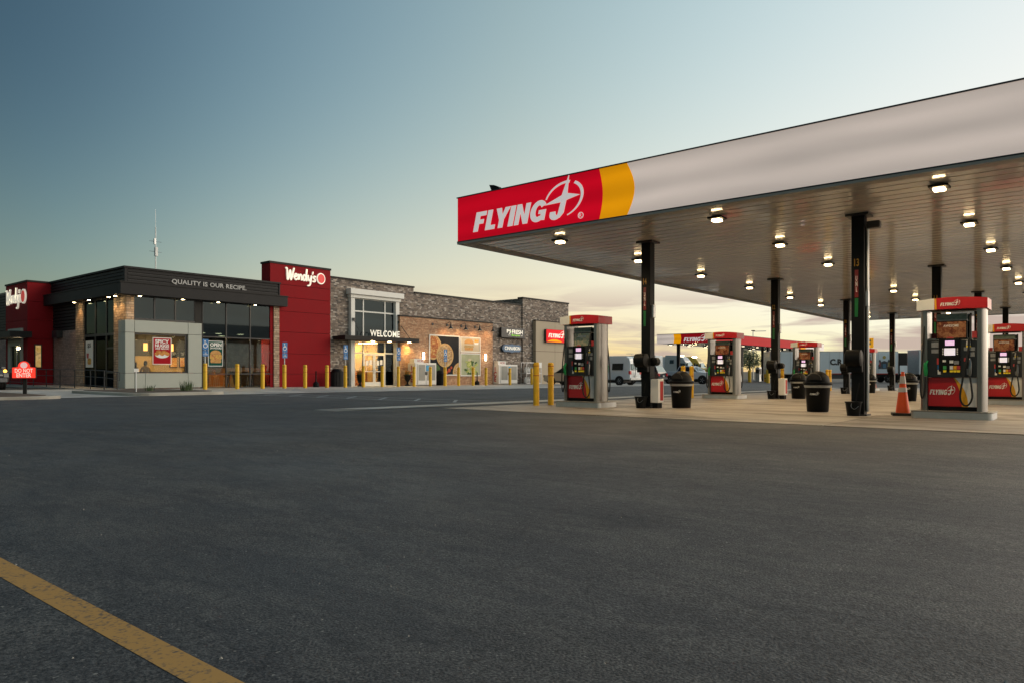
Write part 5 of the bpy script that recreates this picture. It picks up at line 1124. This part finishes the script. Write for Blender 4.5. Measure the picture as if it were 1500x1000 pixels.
island('planter_island', rrect(2.5, 9.6, 28.0, 36.5, .9), 'kerbed planting island at the left edge under the red entry sign')
island('planter_island', rrect(12.2, 16.3, 29.0, 36.0, .9), 'kerbed planting island in front of the grey-framed restaurant window')
for (x, y, h, l) in ((13.9, 31.5, .34, 'small tuft of grass at the left of the island before the restaurant window'), (15.0, 30.6, .52, 'left of two tall grass tufts on the island before the restaurant window'), (15.55, 31.2, .5, 'right of two tall grass tufts on the island before the restaurant window'), (7.55, 29.5, .85, 'bushy grass clump on the left-edge island beside the red entry sign')):
    tag(leaf_tuft(70 if h > .6 else 30, (x, y, .15), .22 if h < 1 else .4, h, wid=.016, lean=.45).build('grass_tuft', 'leaf', None), l, 'plant', 'grass tufts in the islands')
t = thing('marker_stake', 'thin white stake in the island before the restaurant window', 'stake', (12.9, 30.4, .15)); MB().tube([(12.9, 30.4, .1), (12.9, 30.4, 1.0)], .022, 6).build('stake', 'white_paint', t); B(12.8, 13.0, 30.38, 30.42, .98, 1.12).build('tag', 'white_paint', t)
# red lit entry sign
X, Yd = 9.15, 31.0; t = thing('entry_sign', 'glowing red DO NOT ENTER sign on a dark post', 'sign', (X, Yd, .15), None, 0); ORIG[t.name] = (0, 0, 0); t.rotation_euler.z = -R(25)
B(-.06, .06, -.05, .05, 0, .62).build('post', 'charcoal', t)
hump = [(-.38, .60), (.38, .60), (.38, 1.00), (.20, 1.02)]+arc(0, 1.03, .2, 5, 175, 12, .22)+[(-.20, 1.02), (-.38, 1.00)]
MB().flat([hump], lambda u, v, w: (u, -w-.061, v), .14).build('cabinet', 'charcoal', t)
MB().flat([[(a*.95, (b-.85)*.95+.85) for a, b in hump]], lambda u, v, w: (u, -w-.203, v), .008).build('face', mat('entry_red', (.6, .02, .015), .4, emit=.9, ecol=(1, .05, .025)), t)
text_into(MB(), 'DO NOT', lambda u, v, w: (-.28+u, -w-.212, .81+v), .56, .15, .005, .02).build('lettering', 'lit_white', t); text_into(MB(), 'ENTER', lambda u, v, w: (-.23+u, -w-.212, .64+v), .46, .15, .005, .02).build('lettering', 'lit_white', t)
MB().flat([arc(0, 1.08, .11, 0, 340, 16)], lambda u, v, w: (u, -w-.212, v), .004).build('badge', mat('pale_pink', (.8, .5, .48), .4, emit=.6), t)

# ------------------------------------------------------------------ vehicles
mat('tyre', (.012, .012, .012), .8); mat('rim', (.32, .33, .34), .35, .8); mat('tail_red', (.4, .01, .01), .3, emit=.15); mat('amber_lamp', (.9, .35, .02), .3, emit=6, ecol=(1, .4, .05)); mat('head', (.22, .22, .22), .25)
mat('plate_white', (.6, .6, .58), .5); mat('bumper_grey', (.12, .12, .125), .5)
def wheel(t, x, y, r, side, w_=.22):
    wl_ = MB().lathe([(r*.62, -w_/2), (r*.95, -w_/2), (r, -w_/3), (r, w_/3), (r*.95, w_/2), (r*.62, w_/2)], (x, y, r), 22, 'y').build('wheel', 'tyre', t, True)
    MB().lathe([(r*.61, -.01), (r*.58, .02), (r*.25, .0), (r*.18, .03), (.01, .03)], (x, y+side*w_*.42, r), 18, 'y').build('rim', 'rim', wl_, True)
    for k in range(5):
        a = k*2*math.pi/5; MB().tube([(x+r*.15*math.cos(a), y+side*(w_*.42+.02), r+r*.15*math.sin(a)), (x+r*.57*math.cos(a), y+side*(w_*.42+.025), r+r*.57*math.sin(a))], .03, 5).build('spoke', 'rim', wl_)
def shell(prof, wid):
    """side outline (x,z) closed loop; wid(z) half width -> body with tumblehome"""
    mb = MB(); n = len(prof); vs = [(x, -wid(x, z), z) for x, z in prof]+[(x, wid(x, z), z) for x, z in prof]
    return mb.add(vs, [tuple(range(n)), tuple(range(2*n-1, n-1, -1))]+[(i, i+n, (i+1) % n+n, (i+1) % n) for i in range(n)])
def side_glass(t, pts, wid, par=None):
    for s in (-1, 1):
        MB().ext([(x, s*(wid(x, z)+.004), z) for x, z in pts], (0, s*.012, 0)).build('side_window', 'car_glass', t)
def cross_glass(t, name, p0, p1, wid, inset=.1, off=.012):
    (x0, z0), (x1, z1) = p0, p1; nx, nz_ = (z1-z0), -(x1-x0); l = math.hypot(nx, nz_); nx, nz_ = nx/l*off, nz_/l*off
    a, b = wid(x0, z0)-inset, wid(x1, z1)-inset
    MB().ext([(x0, -a, z0), (x0, a, z0), (x1, b, z1), (x1, -b, z1)], (nx, 0, nz_)).build(name, 'car_glass', t)
def car(name, label, cat, loc, rz, paint, kind):
    """local +x is forward"""
    t = local(name, label, cat, (loc[0], loc[1], gz(loc[0])+.012), 'vehicles parked around the store', rz)
    if kind == 'hatch':
        hw = .90; wid = lambda x, z: hw-max(0, z-.95)*.32-max(0, .35-z)*.2
        prof = [(-2.2, .35), (2.15, .30), (2.25, .55), (2.15, .80), (1.15, 1.02), (.35, 1.52), (-.3, 1.62), (-1.6, 1.58), (-2.15, 1.05), (-2.28, .8)]
        win = [(1.0, 1.04), (.32, 1.46), (-.3, 1.54), (-1.55, 1.50), (-1.95, 1.06)]; wsh = ((1.15, 1.02), (.35, 1.52)); rw = ((-1.62, 1.56), (-2.13, 1.08)); wb = (1.35, -1.35); wr = .33
    elif kind == 'suv':
        hw = .97; wid = lambda x, z: hw-max(0, z-1.05)*.28-max(0, .4-z)*.2
        prof = [(-2.4, .42), (2.35, .40), (2.45, .75), (2.3, 1.05), (1.1, 1.16), (.5, 1.74), (-.2, 1.84), (-2.05, 1.80), (-2.42, 1.15), (-2.5, .8)]
        win = [(.98, 1.18), (.46, 1.68), (-.2, 1.76), (-2.0, 1.72), (-2.2, 1.20)]; wsh = ((1.1, 1.16), (.5, 1.74)); rw = ((-2.07, 1.77), (-2.40, 1.20)); wb = (1.5, -1.5); wr = .38
    elif kind == 'van':
        hw = 1.0; wid = lambda x, z: hw-max(0, z-1.2)*.16-max(0, .45-z)*.2
        prof = [(-2.75, .50), (2.75, .45), (2.85, .80), (2.7, 1.12), (1.75, 1.30), (1.1, 2.0), (.75, 2.42), (-.2, 2.55), (-2.3, 2.52), (-2.62, 2.35), (-2.78, 1.9), (-2.8, .8)]
        win = [(-1.0, 1.32), (-1.0, 1.90), (-2.1, 1.90), (-2.1, 1.32)]; wsh = ((1.75, 1.30), (1.1, 2.0)); rw = None; wb = (1.75, -1.75); wr = .37
    else:
        hw = .98; wid = lambda x, z: hw-max(0, z-1.1)*.30-max(0, .5-z)*.2
        prof = [(-2.85, .55), (2.75, .50), (2.88, .80), (2.8, 1.12), (1.35, 1.25), (.85, 1.72), (.2, 1.84), (-.75, 1.80), (-1.0, 1.28), (-2.88, 1.26), (-2.92, .85)]
        win = [(1.2, 1.27), (.8, 1.66), (.2, 1.75), (-.7, 1.72), (-.85, 1.30)]; wsh = ((1.35, 1.25), (.85, 1.72)); rw = ((-.76, 1.77), (-.99, 1.32)); wb = (1.85, -1.75); wr = .41
    b = shell(prof, wid).build('body', paint, t, True, bevel=.06)
    side_glass(b, win, wid); cross_glass(b, 'windshield', wsh[1], wsh[0], wid, .1)
    if rw: cross_glass(b, 'rear_window', rw[1], rw[0], wid, .12)
    xr = min(p[0] for p in prof); xf = max(p[0] for p in prof)
    if kind == 'van':
        for y in (-.45, .45): B(xr-.02, xr+.1, y-.36, y+.36, 1.32, 1.86).build('rear_window', 'car_glass', b)
        B(xr-.02, xr+.05, -.012, .012, .72, 2.2).build('door_seam', 'bumper_grey', b)
        for s in (-1, 1): MB().ext([(.95, s*(wid(0, 1.4)+.004), 1.36), (1.5, s*(wid(0, 1.4)+.004), 1.36), (1.1, s*(wid(0, 1.8)+.004), 1.88), (.3, s*(wid(0, 1.8)+.004), 1.88), (.2, s*(wid(0, 1.4)+.004), 1.36)], (0, s*.012, 0)).build('side_window', 'car_glass', b)
        lad = MB()
        for y in (.25, .55): lad.tube([(xr-.08, y, .7), (xr-.12, y, 2.2), (xr+.1, y, 2.75), (xr+.6, y, 2.75)], .018, 5)
        for z in (1.0, 1.4, 1.8, 2.2, 2.6): lad.tube([(xr-.1, .25, z), (xr-.1, .55, z)], .014, 5)
        lad.build('ladder', 'galvanized', t)
    for s in (-1, 1):
        B(xr-.035, xr+.12, s*(hw-.24), s*(hw-.05), .82, 1.08) if False else None
        y0, y1 = sorted((s*(hw-.26), s*(hw-.04))); B(xr-.03, xr+.14, y0, y1, .80 if kind != 'van' else .95, 1.06 if kind != 'van' else 1.25).build('tail_light', 'tail_red', b)
        B(xf-.22, xf+.02, y0, y1, .66, .86).build('headlight', 'head', b)
        y0, y1 = sorted((s*(hw-.02), s*(hw+.20))); B(1.0, 1.14, y0, y1, 1.05, 1.22).build('mirror', paint, b, bevel=.03)
        for x in wb:
            MB().lathe([(wr+.07, -.02), (wr+.07, .02)], (x, s*(hw-.015), wr+.02), 22, 'y').build('wheel_arch', 'rubber', b)
            wheel(t, x, s*(hw-.10), wr, s)
    B(xr-.07, xr+.1, -hw+.1, hw-.1, .45, .66).build('rear_bumper', paint if kind == 'hatch' else 'bumper_grey' if kind != 'van' else 'plate_white', b, bevel=.04)
    B(xf-.1, xf+.05, -hw+.1, hw-.1, .40, .62).build('front_bumper', 'bumper_grey', b, bevel=.04); B(xf-.06, xf+.03, -.5, .5, .66, .84).build('grille', 'black_plastic', b)
    B(xr-.085, xr-.02, -.16, .16, .72, .86).build('number_plate', 'plate_white', b)
    B(-2.0, 2.0, -.7, .7, .22, .42).build('underbody', 'rubber', t)
    return t
car('parked_hatchback', 'tan hatchback parked nose-in beside the propane cage', 'car', (51.2, 35.2), math.pi/2, mat('paint_tan', (.42, .38, .33), .3, .2, .04, 1, coat=.7), 'hatch')
car('parked_van', 'white high-roof van seen from behind beyond the nearest pump', 'van', (55.5, 34.0), math.pi/2, mat('paint_white', (.80, .83, .84), .3, 0, .06, 2, coat=.5), 'van')
car('parked_suv', 'dark sport utility vehicle seen from behind next to the nearest column', 'car', (64.4, 35.6), math.pi/2, mat('paint_dark', (.03, .035, .04), .22, .3, .1, 2, coat=.7), 'suv')
car('pickup_truck', 'silver pickup truck facing right behind the second pump', 'pickup', (68.0, 32.0), -math.pi/2, mat('paint_silver', (.66, .72, .76), .3, .15, .05, 2, coat=.7), 'pickup')
lc = car('drive_through_car', 'dark car with a glowing orange turn lamp at the left edge of the photo', 'car', (11.2, 46.0), -math.pi/2, mat('paint_black', (.035, .035, .038), .22, .2, .1, 2, coat=.8), 'suv')
for y in (.80,): MB().lathe([(.08, 0), (.06, .03)], (2.36, y, .98), 12, 'x').build('turn_lamp', 'amber_lamp', lc)

mat('trailer_white', (.78, .82, .84), .45, 0, .06, 1); mat('cab_white', (.66, .66, .64), .3, 0, .04, 2, coat=.5); mat('cab_yellow', (.72, .46, .01), .35, 0, .05, 2, coat=.5); mat('cab_red', (.22, .015, .02), .35, 0, .08, 2, coat=.5); mat('trailer_blue', (.74, .82, .86), .45, 0, .05, 1)
def tractor(label, loc, rz, paint):
    t = local('semi_tractor', label, 'truck', (loc[0], loc[1], gz(loc[0])), 'semi trucks behind the fuel lanes', rz); wid = lambda x, z: 1.2-max(0, z-1.8)*.10
    prof = [(-2.6, 1.05), (3.3, .55), (3.42, 1.0), (3.25, 1.75), (1.55, 2.05), (1.0, 2.95), (.45, 3.65), (-.5, 4.0), (-2.55, 4.05), (-2.62, 3.2)]
    b = shell(prof, wid).build('cab', paint, t, True, bevel=.1)
    side_glass(b, [(1.2, 2.1), (.85, 2.75), (.15, 2.8), (.15, 2.1)], wid); side_glass(b, [(-1.0, 2.7), (-1.0, 3.3), (-1.7, 3.3), (-1.7, 2.7)], wid); cross_glass(b, 'windshield', (1.0, 2.95), (1.52, 2.10), wid, .15)
    for s in (-1, 1):
        MB().ext([(-1.6, s*1.15, .55), (.2, s*1.15, .55), (.2, s*1.15, 1.05), (-1.6, s*1.15, 1.05)], (0, -s*.3, 0)).build('fuel_tank', 'steel', t)
        B(1.35, 1.5, *sorted((s*1.25, s*1.5)), 2.1, 2.8).build('mirror', 'black_plastic', b)
        for x in (2.2, -2.7, -4.0): wheel(t, x, s*1.02, .5, s, .32)
    B(-4.9, -2.5, -.5, .5, .75, 1.05).build('chassis', 'rubber', t); B(3.30, 3.46, -.7, .7, .75, 1.6).build('grille', 'steel', b)
    for k in range(5): B(-.3, -.22, -.8+k*.4-.04, -.8+k*.4+.04, 3.93, 4.0).build('roof_marker', 'lamp_soft', b)
    return t
def trailer(label, loc, rz, paint, length):
    t = local('semi_trailer', label, 'trailer', (loc[0], loc[1], gz(loc[0])), 'semi trailers behind the fuel lanes', rz); h = length/2
    B(-h, h, -1.28, 1.28, 1.15, 4.08).build('box', paint, t, bevel=.04)
    n = int(length/1.22)
    for s in (-1, 1):
        for k in range(n+1): x = -h+.05+k*(length-.1)/n; B(x-.012, x+.012, *sorted((s*1.281, s*1.29)), 1.22, 4.0).build('panel_seam', 'galvanized', t)
        B(-h, h, *sorted((s*1.281, s*1.30)), 1.10, 1.22).build('lower_rail', 'galvanized', t); B(-h, h, *sorted((s*1.281, s*1.30)), 4.0, 4.09).build('upper_rail', 'galvanized', t)
        for x in (-h+1.6, -h+2.9): wheel(t, x, s*1.0, .5, s, .34)
        MB().ext([(-h+4.5, s*1.2, .5), (h-4.2, s*1.2, .5), (h-4.2, s*1.2, 1.1), (-h+4.5, s*1.2, 1.1)], (0, -s*.03, 0)).build('side_skirt', mat('skirt', (.07, .07, .075), .6), t)
        B(h-3.2, h-3.05, *sorted((s*.7, s*.85)), .1, 1.15).build('landing_leg', 'rubber', t)
    B(-h-.02, -h-.001, -1.2, 1.2, 1.2, 4.0).build('rear_doors', 'galvanized', t); B(-h+.3, h-.3, -.5, .5, .85, 1.14).build('chassis', 'rubber', t); B(-h+.05, -h+.15, -1.2, 1.2, .5, .62).build('rear_guard', 'rubber', t)
    return t
trailer('white semi trailer behind the van', (106, 62.5), -math.pi/2, 'trailer_white', 14.6)
tractor('white semi tractor with sleeper behind the pickup', (104.5, 50.3), -math.pi/2, 'cab_white')
tractor('yellow semi tractor behind the white one', (113.5, 52.2), -math.pi/2, 'cab_yellow')
trailer('second white semi trailer coupled behind the yellow tractor', (115, 64.5), -math.pi/2, 'trailer_white', 14.6)
# long pale trailer with black lettering and a crest, seen broadside under the canopy
ang = AZ - math.pi/2
cxx, cyy = 100.4, 27.1
tl = trailer('long pale blue semi trailer with black lettering and a crest, seen broadside', (cxx, cyy), ang, 'trailer_blue', 16.8)
f = lambda x, z: (lambda u, v, w: (x+u, -1.292-w, z+v))
text_into(MB(), 'C.R. England', f(-.6, 2.05), 5.2, 1.05, .012, .05).build('lettering', 'black_metal', tl)
cr = MB()
MB().flat([[(a, b) for a, b in ((-.42, .05), (.42, .05), (.42, .95), (0, 1.1), (-.42, .95))]], f(6.55, 1.75), .010).build('crest_shield', mat('crest_dark', (.05, .06, .07), .5), tl)
MB().flat([[(-.22, .15), (.22, .15), (.22, .7), (-.22, .7)]], f(6.55, 1.75), .018).build('crest_field', mat('crest_blue', (.08, .2, .32), .5), tl)
MB().flat([arc(0, 1.55, .22, 0, 340, 12)], f(6.55, 1.75), .012).build('crest_crown', mat('crest_gold', (.5, .38, .1), .5), tl)
for s in (-1, 1):
    MB().flat([[(s*.45, .05), (s*.78, .05), (s*.80, .5), (s*.62, .7), (s*.72, 1.1), (s*.58, 1.3), (s*.44, 1.05)]], f(6.55, 1.75), .012).build('crest_supporter', 'crest_dark', tl)
    MB().flat([[(s*.52, .35), (s*.66, .35), (s*.66, .9), (s*.52, .9)]], f(6.55, 1.75), .020).build('crest_mark', ('sticker_red', 'crest_gold')[s > 0], tl)
B(-.3, 8.3, -1.36, -1.305, 1.10, 1.22).build('red_rail', 'red_tape', tl)
def along(d, px): r = (px-750)/1043*d; return (d*math.cos(AZ)+r*math.sin(AZ), d*math.sin(AZ)-r*math.cos(AZ))
tractor('dark red semi tractor right of the lettered trailer', along(98, 1338), ang, 'cab_red')
trailer('pale blue trailer end right of the dark red tractor', along(88, 1385), ang, 'trailer_blue', 8.0)
B_ = along(97, 1317); t = thing('fairing_panel', 'black truck sleeper box between the lettered trailer and the red tractor', 'truck box', (B_[0], B_[1], gz(B_[0]))); ORIG[t.name] = (0, 0, 0); t.rotation_euler.z = ang
B(-.55, .55, -1.1, 1.1, 1.1, 4.0).build('box', 'charcoal', t, bevel=.1); B(-.5, .5, -1.14, -1.101, 1.2, 2.3).build('panel', 'trailer_blue', t); B(-.4, .4, -.9, .9, .02, 1.1).build('chassis', 'rubber', t)

# ------------------------------------------------------------------ truck fuel lanes behind
TX0, TX1, TY0, TY1, TZ = 85.8, 133.2, 37.0, 45.0, 4.62
t = thing('truck_canopy', 'distant red truck fuel canopy with white and yellow end', 'canopy', (TX0, TY0, 0))
MB().ext([(TX0, TY1, TZ), (TX0, 42.6, TZ), (TX0, 42.5, TZ+.6), (TX0, 42.6, TZ+1.2), (TX0, TY1, TZ+1.2)], (.2, 0, 0)).build('white_panel', 'fascia_white', t)
MB().ext([(TX0, 42.59, TZ), (TX0, 41.6, TZ), (TX0, 41.5, TZ+.6), (TX0, 41.6, TZ+1.2), (TX0, 42.59, TZ+1.2), (TX0, 42.49, TZ+.6)], (.2, 0, 0)).build('yellow_panel', 'fascia_yellow', t)
MB().ext([(TX0, 41.59, TZ), (TX0, TY0, TZ), (TX0, TY0, TZ+1.2), (TX0, 41.59, TZ+1.2), (TX0, 41.49, TZ+.6)], (.2, 0, 0)).build('red_panel', 'fascia_red_far', t)
for k in range(6): a = TX0+.21+k*5.7; B(a, a+5.69, TY0, TY0+.2, TZ, TZ+1.2).build('red_panel', 'fascia_red_far', t)
a = TX0+.21+34.2; B(a, a+2.6, TY0, TY0+.2, TZ, TZ+1.2).build('yellow_panel', 'fascia_yellow', t); B(a+2.61, TX1, TY0, TY0+.2, TZ, TZ+1.2).build('white_panel', 'fascia_white', t)
B(TX0+.2, TX1, TY1-.2, TY1, TZ, TZ+1.2).build('back_panel', 'fascia_white', t); B(TX0+.21, TX1-.01, TY0+.21, TY1-.21, TZ+.02, TZ+.12).build('soffit', 'soffit', t); B(TX0-.02, TX1, TY0-.02, TY1+.02, TZ+1.201, TZ+1.26).build('top_trim', 'black_metal', t)
logo_into(MB(), xface(TX0-.004, 41.15, TZ+.22), 3.4, 1.0, .012).build('logo', 'lit_logo', t)
k = 0
for x in (88.5, 99, 109.5, 120, 130):
    for y, l in ((38.6, 'near'), (43.2, 'far')):
        tag(B(x-.18, x+.18, y-.18, y+.18, gz(x), TZ+.02).build('truck_canopy_column', 'column_black', None), '%s column from the left in the %s row under the distant truck canopy' % (ORD[k//2], l), 'column', 'columns under the truck canopy'); k += 1
lt = None
for i, x in enumerate((87.4, 93, 98.5, 104, 110, 116, 122, 128)):
    for y, l in ((38.2, 'near'), (41.0, 'middle'), (43.8, 'far')):
        lab = 'lit lamp under the distant truck canopy, %s row, %s from the left' % (l, ORD[i])
        if lt is None:
            lt = local('canopy_light', lab, 'light', (x, y, TZ), 'lit lamps under the truck canopy'); B(-.3, .3, -.3, .3, -.12, 0).build('housing', 'charcoal', lt); B(-.16, .16, -.16, .16, -.14, -.121).build('lens', mat('lamp_far', (1, .95, .85), .4, emit=7, ecol=(1, .82, .55)), lt)
        else: copy_tree(lt, (x, y, TZ), lab)
# diesel dispensers and yellow guards in the truck lanes
dp = None
for k, x in enumerate((90, 97.5, 105, 112.5, 120)):
    lab = '%s grey diesel dispenser from the left under the distant truck canopy' % ORD[k]
    if dp is None:
        dp = local('diesel_dispenser', lab, 'dispenser', (x, 38.4, gz(x)), 'diesel dispensers in the truck lanes')
        B(-.45, .45, -.3, .3, 0, 2.1).build('cabinet', 'galvanized', dp, bevel=.03); B(-.4, .4, -.33, -.301, 1.1, 1.9).build('console', 'console', dp); B(-.47, -.44, -.25, .25, 1.2, 1.8).build('side_console', 'console', dp)
        MB().tube(catmull([(-.2, -.3, 1.9), (-.35, -.5, 1.0), (-.2, -.5, .3), (0, -.4, .9)], 4), .025, 6).build('hose', 'rubber', dp)
    else: copy_tree(dp, (x, 38.4, gz(x)), lab)
gd = None
for k, (x, y) in enumerate(((82.5, 34.6), (86.5, 34.3), (92.5, 35.0), (84, 29.6), (88.5, 30.0), (99, 35.2))):
    lab = '%s yellow guard post from the left in the truck lanes' % ORD[k]
    if gd is None:
        gd = local('guard_post', lab, 'bollard', (x, y, gz(x)), 'yellow guard posts in the truck lanes'); MB().lathe([(.22, 0), (.22, 1.5), (.18, 1.57), (.02, 1.6)], n=16).build('post', 'bollard_yellow', gd, True)
    else: copy_tree(gd, (x, y, gz(x)), lab)
# topper sign on the far pump
t = thing('pump_topper', 'yellow topper sign on the farthest pump of the left row', 'sign', (47.2, 10.4, 2.5)); B(46.9, 47.0, 10.2, 10.75, gz(47)+2.57, gz(47)+3.15).build('board', mat('topper', (.8, .45, .01), .4, emit=.1), t)
for k in range(2): MB().flat([[(.12, .1+.2*k), (.42, .1+.2*k), (.42, .2+.2*k), (.12, .2+.2*k)]], xface(46.899, 10.75, gz(47)+2.66), .004).build('print', 'bumper_grey', t)
# light poles and the tree beyond
for (x, y, h, arm, l) in ((118, 64, 9.0, 0, 'tall thin light pole behind the white van'), (150, 56, 10.5, 1, 'thin light pole with a side arm behind the truck canopy'), (138, 42.0, 7.4, 0, 'short light pole right of the truck canopy end')):
    t = thing('light_pole', l, 'light pole', (x, y, -1.1), 'light poles beyond the truck lanes'); MB().tube([(x, y, -1.1), (x, y, h-1)], .12, 8, [.14, .09]).build('pole', 'galvanized', t)
    if arm: MB().tube([(x, y, h-1.05), (x+1.6, y-2.2, h-1.0)], .07, 6).build('arm', 'galvanized', t)
    B(x-.3, x+.3, y-.3, y+.3, h-1.0, h-.85).build('lamp_head', 'charcoal', t)
def tree(label, x, y, h, cr_):
    t = thing('tree', label, 'tree', (x, y, -1.0)); tk = MB(); tk.tube([(x, y, -1.1), (x+.1, y, h*.3), (x-.1, y+.1, h*.62)], .2, 8, [.24, .17, .08])
    for k in range(7):
        a = k*.9; tk.tube([(x+.05, y, h*(.28+.04*k)), (x+cr_*.5*math.cos(a), y+cr_*.5*math.sin(a), h*(.5+.05*k))], .05, 5, [.08, .03])
    tk.build('trunk', mat('bark', (.06, .045, .035), .9), t, True); cb_ = MB()
    cl = [(random.gauss(0, cr_*.45), random.gauss(0, cr_*.45), random.uniform(.35, .95)*h) for _ in range(34)]
    for k in range(2600):
        c = random.choice(cl); s = cr_*.16; px, py, pz = x+c[0]+random.gauss(0, s), y+c[1]+random.gauss(0, s), c[2]+random.gauss(0, s); q = .16
        u = Vector((random.gauss(0, 1), random.gauss(0, 1), random.gauss(0, 1))).normalized(); v = u.orthogonal().normalized(); P_ = Vector((px, py, pz))
        cb_.add([P_-u*q, P_+v*q*.5, P_+u*q, P_-v*q*.5], [(0, 1, 2, 3)])
    cb_.build('crown', 'leaf', t)
tree('leafy tree seen between the columns of the distant truck canopy', 142, 56.3, 6.6, 2.9)
tree('second leafy tree low behind the truck canopy', 148, 56.0, 5.6, 2.4)

# loose grit lying about on the near asphalt
random.seed(21); gm = MB()
for k in range(110):
    r = 1.5+random.random()**1.6*11; a = AZ+R(random.uniform(-38, 38)); x, y = r*math.cos(a), r*math.sin(a); q = random.uniform(.003, .008); z = gz(x); ph = random.uniform(0, 6)
    gm.add([(x+q*math.cos(ph+b), y+q*math.sin(ph+b), z) for b in (0, 1.7, 3.1, 4.6)]+[(x, y, z+q*.9)], [(0, 1, 4), (1, 2, 4), (2, 3, 4), (3, 0, 4)])
g_ = stuff(gm.build('loose_grit', mat('grit', (.30, .28, .25), .8, 0, .4, 30))); tag(g_, 'tiny pale bits of grit scattered over the near asphalt', 'grit')
